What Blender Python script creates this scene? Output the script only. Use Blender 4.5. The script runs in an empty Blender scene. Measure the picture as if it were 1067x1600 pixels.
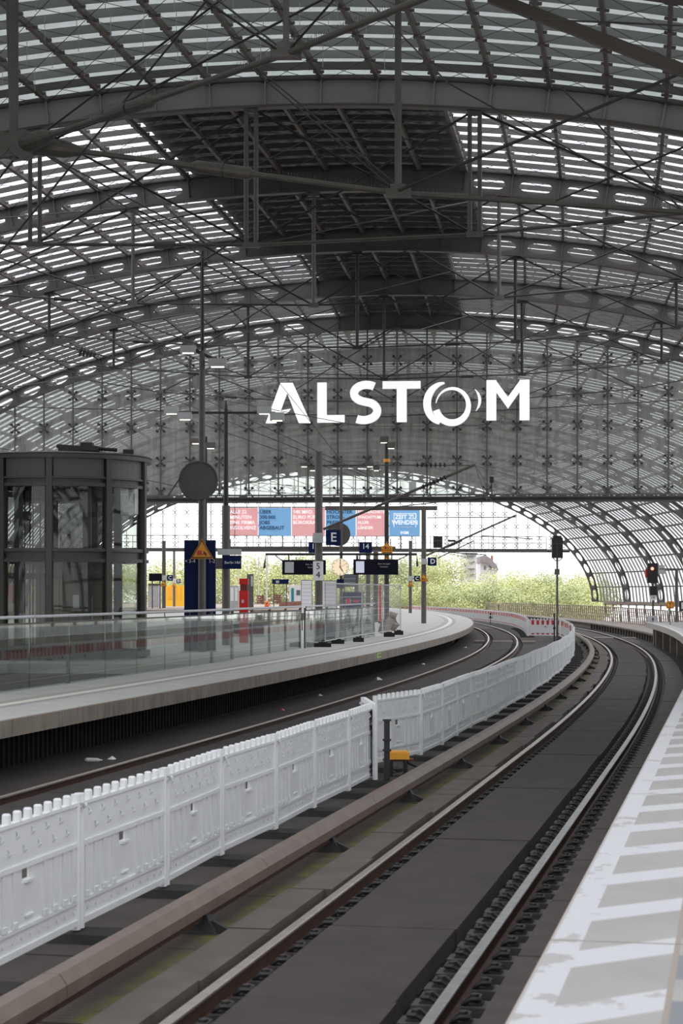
import bpy, math, random
from mathutils import Vector, Matrix
random.seed(7)
C = bpy.context.scene.collection
PI = math.pi
F = 3050.0            # focal length in pixels of the 1067x1600 frame
HZ = 2.44             # camera height above the rail heads
YH = 925.0            # horizon row
# ------------------------------------------------------------------ camera
cd = bpy.data.cameras.new('camera'); cam = bpy.data.objects.new('camera', cd); C.objects.link(cam)
cam.location = (0, 0, HZ); cam.rotation_euler = (PI/2, 0, 0)
cd.sensor_fit = 'VERTICAL'; cd.sensor_height = 36; cd.lens = F/1600*36
cd.shift_y = (YH-800)/1600.0; cd.clip_end = 3000
cd.dof.use_dof = True; cd.dof.focus_distance = 75; cd.dof.aperture_fstop = 6.3
bpy.context.scene.camera = cam
# ------------------------------------------------------------------ sky (bright overcast) and exposure
W = bpy.data.worlds.new('overcast_sky'); bpy.context.scene.world = W; W.use_nodes = True
wn = W.node_tree.nodes; wl = W.node_tree.links; wn.clear()
wo = wn.new('ShaderNodeOutputWorld'); wb = wn.new('ShaderNodeBackground')
tc = wn.new('ShaderNodeTexCoord'); wz = wn.new('ShaderNodeTexNoise'); wr = wn.new('ShaderNodeValToRGB')
wz.inputs['Scale'].default_value = 2.5; wz.inputs['Detail'].default_value = 4
wr.color_ramp.elements[0].position = .3; wr.color_ramp.elements[0].color = (.965, .97, 1, 1)
wr.color_ramp.elements[1].position = .7; wr.color_ramp.elements[1].color = (1, 1, 1, 1)
wl.new(tc.outputs['Generated'], wz.inputs['Vector']); wl.new(wz.outputs['Fac'], wr.inputs['Fac'])
wl.new(wr.outputs['Color'], wb.inputs['Color']); wl.new(wb.outputs[0], wo.inputs[0])
wb.inputs['Strength'].default_value = 2.1
vs = bpy.context.scene.view_settings
vs.view_transform = 'Standard'; vs.look = 'None'; vs.gamma = 1; vs.use_curve_mapping = False
vs.exposure = 0.15
bpy.context.scene.cycles.transparent_max_bounces = 16

# ------------------------------------------------------------------ materials
def mk(name, col, rough=.6, metal=0, var=.12, scale=6, bump=0, bscale=40, spec=.5):
    m = bpy.data.materials.new(name); m.use_nodes = True
    n = m.node_tree.nodes; l = m.node_tree.links; b = n['Principled BSDF']
    b.inputs['Roughness'].default_value = rough; b.inputs['Metallic'].default_value = metal
    b.inputs['Specular IOR Level'].default_value = spec
    t = n.new('ShaderNodeTexCoord')
    z = n.new('ShaderNodeTexNoise'); z.inputs['Scale'].default_value = scale; z.inputs['Detail'].default_value = 5
    l.new(t.outputs['Object'], z.inputs['Vector'])
    r = n.new('ShaderNodeValToRGB')
    r.color_ramp.elements[0].position = .3; r.color_ramp.elements[1].position = .7
    r.color_ramp.elements[0].color = [c*(1-var) for c in col]+[1]; r.color_ramp.elements[1].color = [min(1, c*(1+var)) for c in col]+[1]
    l.new(z.outputs['Fac'], r.inputs['Fac']); l.new(r.outputs['Color'], b.inputs['Base Color'])
    if bump:
        z2 = n.new('ShaderNodeTexNoise'); z2.inputs['Scale'].default_value = bscale; l.new(t.outputs['Object'], z2.inputs['Vector'])
        bp = n.new('ShaderNodeBump'); bp.inputs['Strength'].default_value = bump; bp.inputs['Distance'].default_value = .01
        l.new(z2.outputs['Fac'], bp.inputs['Height']); l.new(bp.outputs[0], b.inputs['Normal'])
    return m
def glass(name, tint, refl=.06, dirt=0.0, dirtcol=(.4, .42, .42), fres=True, rough=.02, transl=False, streak=None):
    m = bpy.data.materials.new(name); m.use_nodes = True
    n = m.node_tree.nodes; l = m.node_tree.links; n.clear()
    o = n.new('ShaderNodeOutputMaterial'); tr = n.new('ShaderNodeBsdfTransparent'); tr.inputs[0].default_value = (*tint, 1)
    gl = n.new('ShaderNodeBsdfGlossy'); gl.inputs['Roughness'].default_value = rough; gl.inputs[0].default_value = (.95, .97, .96, 1)
    mx = n.new('ShaderNodeMixShader')
    if fres:
        fr = n.new('ShaderNodeFresnel'); fr.inputs[0].default_value = 1.5
        # abs facing: use layer weight independent of side
        lw = n.new('ShaderNodeLayerWeight'); lw.inputs[0].default_value = .35
        ma = n.new('ShaderNodeMath'); ma.operation = 'MULTIPLY_ADD'; ma.inputs[1].default_value = .55; ma.inputs[2].default_value = refl
        pw = n.new('ShaderNodeMath'); pw.operation = 'POWER'; pw.inputs[1].default_value = 3.0
        l.new(lw.outputs['Facing'], pw.inputs[0]); l.new(pw.outputs[0], ma.inputs[0]); l.new(ma.outputs[0], mx.inputs[0])
    else:
        mx.inputs[0].default_value = refl
    l.new(tr.outputs[0], mx.inputs[1]); l.new(gl.outputs[0], mx.inputs[2])
    last = mx
    if dirt > 0:
        df = n.new('ShaderNodeBsdfTranslucent' if transl else 'ShaderNodeBsdfDiffuse'); df.inputs[0].default_value = (*dirtcol, 1)
        src = df
        if transl:
            d2 = n.new('ShaderNodeBsdfDiffuse'); d2.inputs[0].default_value = (*dirtcol, 1)
            ad = n.new('ShaderNodeMixShader'); ad.inputs[0].default_value = .4; l.new(df.outputs[0], ad.inputs[1]); l.new(d2.outputs[0], ad.inputs[2]); src = ad
        m2 = n.new('ShaderNodeMixShader')
        t = n.new('ShaderNodeTexCoord'); mp = n.new('ShaderNodeMapping'); mp.inputs['Scale'].default_value = streak or (3, 3, .35)
        z = n.new('ShaderNodeTexNoise'); z.inputs['Scale'].default_value = 1.5; z.inputs['Detail'].default_value = 6
        mr = n.new('ShaderNodeMapRange'); mr.inputs[1].default_value = .3; mr.inputs[2].default_value = .7
        mr.inputs[3].default_value = dirt*.7; mr.inputs[4].default_value = min(1, dirt*1.3)
        l.new(t.outputs['Object'], mp.inputs[0]); l.new(mp.outputs[0], z.inputs['Vector']); l.new(z.outputs['Fac'], mr.inputs[0])
        l.new(mr.outputs[0], m2.inputs[0]); l.new(mx.outputs[0], m2.inputs[1]); l.new(src.outputs[0], m2.inputs[2]); last = m2
    l.new(last.outputs[0], o.inputs[0])
    return m
def emit(name, col, s):
    m = bpy.data.materials.new(name); m.use_nodes = True; b = m.node_tree.nodes['Principled BSDF']
    b.inputs['Base Color'].default_value = (*col, 1); b.inputs['Emission Color'].default_value = (*col, 1); b.inputs['Emission Strength'].default_value = s
    return m
def uvmath(m):
    n = m.node_tree.nodes; l = m.node_tree.links
    uv = n.new('ShaderNodeUVMap'); uv.uv_map = 'UVMap'; sp = n.new('ShaderNodeSeparateXYZ'); l.new(uv.outputs[0], sp.inputs[0])
    def M(op, a, b=None, c=None):
        k = n.new('ShaderNodeMath'); k.operation = op
        for i, v in enumerate((a, b, c)):
            if v is None: continue
            if isinstance(v, (int, float)): k.inputs[i].default_value = v
            else: l.new(v, k.inputs[i])
        return k.outputs[0]
    return n, l, uv, sp.outputs[0], sp.outputs[1], M
def mixc(n, l, fac, a, b):
    k = n.new('ShaderNodeMix'); k.data_type = 'RGBA'
    l.new(fac, k.inputs[0])
    for i, v in ((6, a), (7, b)):
        if isinstance(v, tuple): k.inputs[i].default_value = (*v, 1)
        else: l.new(v, k.inputs[i])
    return k.outputs[2]

M = {}
M['steel'] = mk('painted_steel', (.085, .08, .075), .55, .0, .15, 1.2)
M['steel_web'] = mk('painted_steel_web', (.095, .094, .088), .5, 0, .12, .6)
M['flange'] = mk('brownish_flange', (.085, .070, .062), .5, 0, .1, 1)
M['rib'] = mk('rib_paint', (.12, .10, .088), .5, 0, .15, 3)
M['slat'] = mk('slat_paint', (.085, .083, .078), .5, 0, .12, .8)
M['web_near_lit'] = mk('lit_near_arch_web', (.27, .285, .275), .5, 0, .12, .6)  # same web steel, lightened to paint in the light on the near arches
M['slat_near_lit'] = mk('lit_near_slat_paint', (.25, .26, .25), .5, 0, .12, .8)  # lit copy of the slat paint, brightness of the near bays in its colour
M['slat_far_lit'] = mk('lit_far_slat_paint', (.19, .185, .175), .5, 0, .1, .8)  # slat paint again, raised in tone to look lit in the far hall
M['web_far_lit'] = mk('lit_far_arch_web', (.15, .148, .14), .5, 0, .1, .6)  # web steel again, far hall light put into the colour
M['cable'] = mk('cable_steel', (.045, .042, .038), .45, .3, .1, 4)
M['tube'] = mk('tube_steel', (.10, .09, .08), .45, .2, .15, 4)
M['strut'] = mk('strut_paint', (.11, .105, .098), .5, 0, .1, 3)
M['darkmetal'] = mk('dark_metal', (.028, .026, .024), .5, .2, .15, 5)
M['mast'] = mk('mast_paint', (.095, .085, .076), .5, 0, .12, 3)
M['lift'] = mk('lift_frame_paint', (.06, .056, .051), .45, 0, .1, 3)
M['liftpanel'] = mk('lift_fascia', (.10, .093, .086), .5, 0, .08, 3)
M['roofglass'] = glass('roof_glass', (.86, .875, .93), .05, .06)
M['farglass'] = glass('far_roof_glass', (.74, .76, .79), .05, .18, (.4, .42, .42))
M['frost'] = glass('near_roof_glass', (.30, .33, .33), .06, .80, (.27, .29, .285), transl=True)
M['pv'] = glass('solar_glass', (.06, .065, .07), .04, .85, (.045, .045, .043))
M['wallglass'] = glass('gable_glass', (.68, .72, .68), .06, .44, (.45, .46, .42))
M['clear'] = glass('clear_glass', (.93, .97, .95), .05)
M['balu'] = glass('balustrade_glass', (.74, .78, .75), .09)
M['liftglass'] = glass('lift_glass', (.66, .69, .66), .03)
M['white_plastic'] = mk('white_plastic', (.70, .71, .71), .38, 0, .04, 3, spec=.4)
M['grey_plastic'] = mk('grey_plastic', (.55, .56, .58), .45, 0, .1, 5)
M['rubber'] = mk('black_rubber', (.013, .0125, .012), .8, 0, .3, 8, .4, 60)
M['rail_side'] = mk('rusty_rail', (.065, .032, .02), .6, .1, .3, 12, .2, 60)
M['rail_head'] = mk('polished_rail_head', (.52, .47, .42), .33, .75, .15, 8)
M['rail_head2'] = mk('grey_rail_head', (.42, .41, .4), .35, .7, .15, 8)
M['cover'] = mk('brown_rail_cover', (.15, .115, .09), .5, 0, .15, 4, .15, 50)
M['clip'] = mk('rail_clip', (.028, .026, .025), .6, .2, .3, 9)
M['clip_pad'] = mk('clip_pad', (.055, .05, .046), .6, 0, .2, 9)
M['concrete'] = mk('concrete', (.28, .24, .21), .85, 0, .2, 2.5, .3, 30)
M['kerb'] = mk('kerb_concrete', (.088, .072, .061), .85, 0, .2, 2.5, .4, 40)
M['bed'] = mk('dark_trackbed', (.028, .023, .021), .9, 0, .3, 3, .4, 25)
M['slab'] = mk('brown_slab', (.06, .048, .043), .85, 0, .2, 3, .4, 40)
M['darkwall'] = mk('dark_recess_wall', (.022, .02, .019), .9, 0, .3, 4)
M['blue'] = mk('station_blue', (.003, .012, .065), .5, 0, .05, 2, spec=.15)
M['navy'] = mk('display_navy', (.003, .004, .012), .5, 0, .05, 2, spec=.15)
M['white'] = mk('white_paint', (.8, .8, .8), .5, 0, .03, 2)
M['ltgrey'] = mk('light_grey_paint', (.45, .46, .46), .5, 0, .08, 3)
M['red'] = mk('red_enamel', (.55, .006, .006), .35, 0, .06, 2)
M['foilred'] = mk('red_foil', (.5, .02, .02), .4, 0, .06, 2)
M['yellow'] = mk('warning_yellow', (.85, .36, .01), .45, 0, .04, 2)
M['yellowbox'] = mk('yellow_box', (.8, .36, .03), .5, 0, .06, 3)
M['black'] = mk('black_paint', (.01, .01, .01), .5, 0, .1, 3)
M['brownred'] = mk('sign_brown', (.16, .02, .01), .5, 0, .1, 3)
M['sign_emit'] = emit('lit_white_letters', (1, 1, 1), .55)
M['lamp'] = emit('lamp_lens', (1, .93, .78), 1.6)
M['clockface'] = emit('lit_clock_face', (1, .80, .56), .45)
M['screen'] = emit('lit_screen', (.62, .66, .8), .35)
M['redlamp'] = emit('red_signal_lens', (1, .12, .08), 6)
M['orange_hv'] = mk('orange_hivis', (1, .17, .02), .6, 0, .05, 3)
M['skin'] = mk('skin', (.6, .36, .26), .6, 0, .05, 3)
M['leaf'] = mk('leaves', (.55, .58, .27), .6, 0, .3, .5)
M['leaf2'] = mk('olive_leaves', (.44, .48, .26), .6, 0, .3, .5)
M['bark'] = mk('bark', (.12, .09, .06), .9, 0, .2, 3)
M['trainyellow'] = mk('train_yellow', (.85, .45, .02), .4, 0, .05, 1)
M['bwhite'] = mk('pale_render', (.62, .60, .6), .8, 0, .05, .5)
M['broof'] = mk('grey_roof', (.24, .2, .21), .8, 0, .1, 1)
M['bwin'] = mk('window_dark', (.12, .14, .17), .2, 0, .1, 1)
M['bannerred'] = emit('glowing_pink_banner', (.80, .40, .41), .30)  # emission stands in for daylight coming through the cloth
M['bannerblue'] = emit('glowing_blue_banner', (.20, .43, .72), .30)  # glows like the pink cloth, painted backlight rather than a lamp
M['banner_white'] = emit('glowing_white_print', (.95, .95, .95), .4)  # print given a glow of its own to match the backlit cloth
M['banner_ink'] = mk('banner_navy_ink', (.015, .06, .16), .6, 0, .05, 1)
M['brick'] = mk('brick_red', (.28, .12, .09), .8, 0, .25, 2)
M['teal'] = mk('teal_panel', (.02, .25, .32), .5, 0, .05, 2)
M['cabinbrown'] = mk('lift_car_bronze', (.19, .14, .105), .5, 0, .1, 2)
M['orange_brown'] = mk('rail_stone', (.30, .24, .2), .8, 0, .15, 2)
M['outside'] = mk('street_ground', (.30, .28, .25), .9, 0, .2, .1)
M['far_bed'] = mk('viaduct_bed', (.16, .13, .115), .9, 0, .3, 1, .4, 20)

def groove_mat(name, col, freq, moss=False, strength=.6):
    m = mk(name, col, .85, 0, .22, 2.2); n, l, uv, U, V, Mt = uvmath(m)
    b = n['Principled BSDF']; s = Mt('SINE', Mt('MULTIPLY', U, freq*2*PI))
    z = n.new('ShaderNodeTexNoise'); z.inputs['Scale'].default_value = 25; l.new(uv.outputs[0], z.inputs[0])
    h = Mt('ADD', s, Mt('MULTIPLY', z.outputs['Fac'], 1.2))
    bp = n.new('ShaderNodeBump'); bp.inputs['Strength'].default_value = strength; bp.inputs['Distance'].default_value = .008
    l.new(h, bp.inputs['Height']); l.new(bp.outputs[0], b.inputs['Normal'])
    src = b.inputs['Base Color'].links[0].from_socket
    z3 = n.new('ShaderNodeTexNoise'); z3.inputs['Scale'].default_value = .9; z3.inputs['Detail'].default_value = 8; z3.inputs['Roughness'].default_value = .7
    l.new(uv.outputs[0], z3.inputs[0])
    dust = Mt('MULTIPLY', Mt('SUBTRACT', z3.outputs['Fac'], .42), 1.6); 
    cl = n.new('ShaderNodeClamp'); l.new(dust, cl.inputs[0])
    out = mixc(n, l, cl.outputs[0], src, tuple(min(1, c*1.55) for c in col))
    if moss:
        dd = Mt('ABSOLUTE', Mt('ADD', V, 1.32)); f = Mt('SUBTRACT', 1, Mt('MULTIPLY', dd, 5.2))
        z4 = n.new('ShaderNodeTexNoise'); z4.inputs['Scale'].default_value = 4; z4.inputs['Detail'].default_value = 8; l.new(uv.outputs[0], z4.inputs[0])
        f2 = Mt('MULTIPLY', Mt('MULTIPLY', f, Mt('SUBTRACT', z4.outputs['Fac'], .28)), 2.6)
        c2 = n.new('ShaderNodeClamp'); l.new(f2, c2.inputs[0])
        out = mixc(n, l, c2.outputs[0], out, (.12, .115, .02))
    l.new(out, b.inputs['Base Color'])
    return m
M['groove'] = groove_mat('grooved_absorber', (.036, .028, .025), 14)
M['groove2'] = groove_mat('grooved_absorber_brown', (.05, .041, .036), 14)
M['moss'] = groove_mat('mossy_absorber', (.056, .045, .038), 14, True)

def platform_mat(name, side):
    m = mk(name, (.335, .322, .303) if side == 'right' else (.47, .455, .43), .7, 0, .07, 1.5); n, l, uv, U, V, Mt = uvmath(m); b = n['Principled BSDF']
    src = b.inputs['Base Color'].links[0].from_socket
    def band(x, a, c): return Mt('MULTIPLY', Mt('GREATER_THAN', x, a), Mt('LESS_THAN', x, c))
    z = n.new('ShaderNodeTexNoise'); z.inputs['Scale'].default_value = 5; z.inputs['Detail'].default_value = 8; z.inputs['Roughness'].default_value = .65
    l.new(uv.outputs[0], z.inputs[0])
    wz_ = n.new('ShaderNodeTexNoise'); wz_.inputs['Scale'].default_value = 1.1; wz_.inputs['Detail'].default_value = 3; l.new(uv.outputs[0], wz_.inputs[0])
    if side == 'right':
        border = band(V, 1.672, 1.80)
        hv = Mt('MODULO', Mt('ADD', Mt('SUBTRACT', U, V), 100.35), 1.1)
        hatch = Mt('MULTIPLY', Mt('LESS_THAN', hv, .37), band(V, 1.79, 2.19))
        paint = Mt('MAXIMUM', border, hatch)
        wear = Mt('LESS_THAN', Mt('ADD', Mt('MULTIPLY', z.outputs['Fac'], .5), Mt('MULTIPLY', wz_.outputs['Fac'], .5)), Mt('ADD', .512, Mt('MULTIPLY', Mt('MINIMUM', U, 16), .0045)))
        paint = Mt('MULTIPLY', paint, Mt('ADD', Mt('MULTIPLY', wear, .75), .25))
        c = mixc(n, l, paint, src, (.52, .52, .525))
        c = mixc(n, l, band(V, 2.19, 2.215), c, (.3, .26, .22))
        tile = Mt('MULTIPLY', Mt('GREATER_THAN', V, 2.215), Mt('LESS_THAN', Mt('MODULO', Mt('ADD', U, 100), .9), .5))
        c = mixc(n, l, tile, c, (.20, .21, .22))
        j = Mt('LESS_THAN', V, 1.668)
        c = mixc(n, l, j, c, (.42, .39, .34))
    else:
        c = mixc(n, l, band(V, -8.36, -8.14), src, (.72, .68, .60))
        c = mixc(n, l, band(V, -8.14, -7.95), c, (.33, .32, .31))
        c = mixc(n, l, band(V, -8.62, -8.36), c, (.36, .345, .325))
        q = Mt('LESS_THAN', Mt('MODULO', Mt('ADD', V, 100), .9), .012)
        c = mixc(n, l, Mt('MULTIPLY', q, .4), c, (.2, .2, .2))
        q = Mt('LESS_THAN', Mt('MODULO', Mt('ADD', U, 100), 1.2), .012)
        c = mixc(n, l, Mt('MULTIPLY', q, .4), c, (.2, .2, .2))
    l.new(c, b.inputs['Base Color'])
    return m
M['plat_r'] = platform_mat('right_platform_paving', 'right'); M['plat_l'] = platform_mat('left_platform_paving', 'left')
def edge_mat():
    m = mk('stained_platform_edge', (.23, .195, .16), .85, 0, .15, 2, .3, 30); n, l, uv, U, V, Mt = uvmath(m); b = n['Principled BSDF']
    src = b.inputs['Base Color'].links[0].from_socket
    mp = n.new('ShaderNodeMapping'); mp.inputs['Scale'].default_value = (2.2, .5, 1); l.new(uv.outputs[0], mp.inputs[0])
    z = n.new('ShaderNodeTexNoise'); z.inputs['Scale'].default_value = 2.5; z.inputs['Detail'].default_value = 7; l.new(mp.outputs[0], z.inputs[0])
    c = n.new('ShaderNodeClamp'); l.new(Mt('MULTIPLY', Mt('SUBTRACT', z.outputs['Fac'], .5), 3.5), c.inputs[0])
    l.new(mixc(n, l, c.outputs[0], src, (.10, .07, .05)), b.inputs['Base Color'])
    return m
M['edge'] = edge_mat()

# ------------------------------------------------------------------ mesh builder
class MB:
    def __init__(s): s.v = []; s.f = []; s.uv = {}; s.mi = []; s.cur = 0; s.sm = []; s.smooth = False
    def face(s, idx, uv=None):
        if uv: s.uv[len(s.f)] = uv
        s.f.append(idx); s.mi.append(s.cur); s.sm.append(s.smooth)
    def quad(s, a, b, c, d, uv=None):
        i = len(s.v); s.v += [tuple(a), tuple(b), tuple(c), tuple(d)]; s.face((i, i+1, i+2, i+3), uv)
    def hexa(s, p):        # p: 8 points, bottom 4 ccw then top 4
        i = len(s.v); s.v += [tuple(q) for q in p]
        for f in ((3, 2, 1, 0), (4, 5, 6, 7), (0, 1, 5, 4), (1, 2, 6, 5), (2, 3, 7, 6), (3, 0, 4, 7)): s.face(tuple(i+k for k in f))
    def box(s, c, sz, rz=0, R=None):
        hx, hy, hz = sz[0]/2, sz[1]/2, sz[2]/2
        P_ = [Vector(q) for q in ((-hx, -hy, -hz), (hx, -hy, -hz), (hx, hy, -hz), (-hx, hy, -hz), (-hx, -hy, hz), (hx, -hy, hz), (hx, hy, hz), (-hx, hy, hz))]
        if R is None: R = Matrix.Rotation(rz, 3, 'Z')
        c = Vector(c); s.hexa([c+R @ q for q in P_])
    def bar(s, a, b, w, h, up=(0, 0, 1)):
        a = Vector(a); b = Vector(b); d = (b-a); L = d.length
        if L < 1e-6: return
        d /= L; up = Vector(up); x = d.cross(up)
        if x.length < 1e-4: x = d.cross(Vector((0, 1, 0)))
        x.normalize(); z = x.cross(d)
        x *= w/2; z *= h/2
        s.hexa([a-x-z, a+x-z, b+x-z, b-x-z, a-x+z, a+x+z, b+x+z, b-x+z])
    def tube(s, pts, r, n=6, cap=True):
        pts = [Vector(p) for p in pts]
        rs = r if isinstance(r, (list, tuple)) else [r]*len(pts)
        i0 = len(s.v); prev = None
        for k, p in enumerate(pts):
            t = (pts[min(k+1, len(pts)-1)]-pts[max(k-1, 0)]).normalized()
            x = t.cross(Vector((0, 0, 1)))
            if x.length < .05: x = t.cross(Vector((0, 1, 0)))
            x.normalize(); y = x.cross(t)
            for j in range(n):
                a = 2*PI*j/n; s.v.append(tuple(p+(x*math.cos(a)+y*math.sin(a))*rs[k]))
        for k in range(len(pts)-1):
            for j in range(n):
                a = i0+k*n+j; b = i0+k*n+(j+1) % n; s.face((a, b, b+n, a+n))
        if cap:
            s.face(tuple(i0+j for j in range(n))[::-1]); e = i0+(len(pts)-1)*n; s.face(tuple(e+j for j in range(n)))
    def cyl(s, a, b, r, n=16, r2=None): s.tube([a, b], [r, r if r2 is None else r2], n)
    def lathe(s, prof, c, n=24):
        i0 = len(s.v)
        for (r, z) in prof:
            for j in range(n):
                a = 2*PI*j/n; s.v.append((c[0]+r*math.cos(a), c[1]+r*math.sin(a), c[2]+z))
        for k in range(len(prof)-1):
            for j in range(n):
                a = i0+k*n+j; b = i0+k*n+(j+1) % n; s.face((a, b, b+n, a+n))
        s.face(tuple(i0+j for j in range(n))[::-1]); e = i0+(len(prof)-1)*n; s.face(tuple(e+j for j in range(n)))
    def prism(s, poly, fn, t0, t1):      # poly in 2D, fn(x, y, t) -> point
        n = len(poly); i = len(s.v)
        s.v += [tuple(fn(x, y, t0)) for x, y in poly]+[tuple(fn(x, y, t1)) for x, y in poly]
        s.face(tuple(range(i, i+n))[::-1]); s.face(tuple(range(i+n, i+2*n)))
        for k in range(n): s.face((i+k, i+(k+1) % n, i+n+(k+1) % n, i+n+k))
    def sweep(s, us, sec, fn, closed=True, smooth=False, caps=True):   # fn(u, off, z); sec list of (off, z)
        n = len(sec); i0 = len(s.v)
        per = [0]
        for k in range(n): per.append(per[-1]+math.dist(sec[k], sec[(k+1) % n]))
        for u in us:
            for (o, z) in sec: s.v.append(tuple(fn(u, o, z)))
        m = n if closed else n-1
        for k in range(len(us)-1):
            for j in range(m):
                j2 = (j+1) % n; a = i0+k*n+j; b = i0+k*n+j2
                o1, o2 = sec[j][0], sec[j2][0]
                if abs(o1-o2) < 1e-3: o1, o2 = sec[j][1], sec[j2][1]
                s.face((a, b, b+n, a+n), ((us[k], o1), (us[k], o2), (us[k+1], o2), (us[k+1], o1)))
        if closed and caps:
            s.face(tuple(i0+j for j in range(n))[::-1]); e = i0+(len(us)-1)*n; s.face(tuple(e+j for j in range(n)))
    def mesh(s, name):
        me = bpy.data.meshes.new(name); me.from_pydata(s.v, [], s.f); 
        if s.uv:
            ul = me.uv_layers.new(name='UVMap'); data = [0.0]*(2*len(me.loops)); li = 0
            for k, f in enumerate(s.f):
                u = s.uv.get(k)
                for q in range(len(f)):
                    if u: data[2*(li+q)] = u[q][0]; data[2*(li+q)+1] = u[q][1]
                li += len(f)
            ul.data.foreach_set('uv', data)
        if any(s.mi): me.polygons.foreach_set('material_index', s.mi)
        me.update(); return me
    def build(s, name, mat, parent=None, kind=None, label=None, smooth=False, fixn=True):
        me = s.mesh(name)
        if fixn and len(s.f) < 60000:
            import bmesh
            bm = bmesh.new(); bm.from_mesh(me); bmesh.ops.recalc_face_normals(bm, faces=bm.faces); bm.to_mesh(me); bm.free()
        for m in (mat if isinstance(mat, (list, tuple)) else [mat]): me.materials.append(m)
        if smooth: me.polygons.foreach_set('use_smooth', [True]*len(me.polygons))
        o = bpy.data.objects.new(name, me); C.objects.link(o)
        if parent is not None:
            o.parent = parent; o.location = -parent.location if not parent.get('local') else (0, 0, 0)
            if parent.parent is not None or parent.type != 'EMPTY': o.location = (0, 0, 0)
        if kind: o['kind'] = kind
        if label: o['label'] = label
        return o
def thing(name, label, cat, loc=(0, 0, 0), group=None, local=False, rz=0):
    o = bpy.data.objects.new(name, None); C.objects.link(o); o.location = loc; o.rotation_euler = (0, 0, rz); o.empty_display_size = .2
    o['label'] = label; o['category'] = cat
    if group: o['group'] = group
    if local: o['local'] = 1
    return o
def tag(o, label, cat, group=None):
    o['label'] = label; o['category'] = cat
    if group: o['group'] = group
    return o
def struct(name, loc=(0, 0, 0)):
    o = bpy.data.objects.new(name, None); C.objects.link(o); o.location = loc; o['kind'] = 'structure'; o.empty_display_size = .2
    return o
def copy_tree(o, parent=None, loc=None, rz=None):
    c = o.copy(); C.objects.link(c)
    if parent is not None: c.parent = parent
    if loc is not None: c.location = loc
    if rz is not None: c.rotation_euler = (0, 0, rz)
    for ch in kids.get(o.name, []): copy_tree(ch, c)
    return c
kids = {}
def reg(o):     # remember children of a prototype
    kids[o.name] = [c for c in bpy.data.objects if c.parent is o]
    for c in kids[o.name]: reg(c)
def P(x, y, d): return Vector(((x-533.5)*d/F, d, HZ+(YH-y)*d/F))
def text_mesh(txt, size, fn, mat, name, parent, bold=0.0, align='CENTER', depth=.01, res=2, kind=None):
    cu = bpy.data.curves.new('t', 'FONT'); cu.body = txt; cu.size = size; cu.align_x = align; cu.align_y = 'CENTER'
    cu.offset = bold; cu.resolution_u = res; cu.extrude = depth/2
    o = bpy.data.objects.new('t', cu); C.objects.link(o)
    dg = bpy.context.evaluated_depsgraph_get(); dg.update()
    me = bpy.data.meshes.new_from_object(o.evaluated_get(dg)); bpy.data.objects.remove(o); bpy.data.curves.remove(cu)
    for v in me.vertices: v.co = fn(v.co.x, v.co.y, v.co.z)
    me.materials.clear(); me.materials.append(mat); me.name = name
    t = bpy.data.objects.new(name, me); C.objects.link(t)
    if parent is not None:
        t.parent = parent
        t.location = (0, 0, 0) if (parent.get('local') or parent.parent is not None or parent.type != 'EMPTY') else -parent.location
    return t

# ------------------------------------------------------------------ curve frames
SL = [(-20, .205), (30, .2), (48.5, .175), (67, .147), (89, .1), (113, .055), (200, -.10), (480, -.62)]
def slope(d):
    for (a, s0), (b, s1) in zip(SL, SL[1:]):
        if d <= b: return s0+(s1-s0)*(d-a)/(b-a)
    return SL[-1][1]
XR = {}
_x = -.205-.205*11.19; XR[0] = _x
for i in range(1, 2400): _x += slope((i-.5)*.2)*.2; XR[i] = _x
for i in range(1, 200): XR[-i] = XR[0]-.205*.2*i
def xref(d):
    q = d/.2; i = math.floor(q); i = max(-198, min(2397, i)); return XR[i]+(XR[i+1]-XR[i])*(q-i)
def T(u, o, z=0):          # track frame
    s = slope(u); n = math.hypot(1, s); return Vector((xref(u)+o/n, u-o*s/n, z))
def ang(u): return -math.atan(slope(u))
def axx(d): return 2.6+.075*(d-87.5)-.0009*(d-87.5)**2
def asl(d): return .075-.0018*(d-87.5)
EA, EB, EZ = 26.0, 12.8, HZ-1.0
tab = [(0.0, 0.0)]; _px, _pz = 0.0, EB
for i in range(1, 2001):
    th = PI/2*i/2000; x = EA*math.sin(th); z = EB*math.cos(th); tab.append((tab[-1][0]+math.hypot(x-_px, z-_pz), th)); _px, _pz = x, z
STOT = tab[-1][0]
def ell(s):
    a = abs(s); i = min(1999, int(a/STOT*2000))
    while i < 1999 and tab[i+1][0] < a: i += 1
    while i > 0 and tab[i][0] > a: i -= 1
    th = tab[i][1]+(a-tab[i][0])/(tab[i+1][0]-tab[i][0])*(tab[i+1][1]-tab[i][1])
    x = EA*math.sin(th); z = EB*math.cos(th); nx = x/EA**2; nz = z/EB**2; n = math.hypot(nx, nz); nx /= n; nz /= n
    if s < 0: x = -x; nx = -nx
    return x, z, nx, nz
_ec = {}
def R(u, s, h, t=0):
    k = round(s, 4)
    e = _ec.get(k)
    if e is None: e = _ec[k] = ell(s)
    x, z, nx, nz = e; a = asl(u); n = math.hypot(1, a); o = x+nx*h
    return Vector((axx(u)+(o+t*a)/n, u+(t-o*a)/n, EZ+z+nz*h))
NR = 23; RS = (STOT-.02)/NR
WEB = .62

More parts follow.
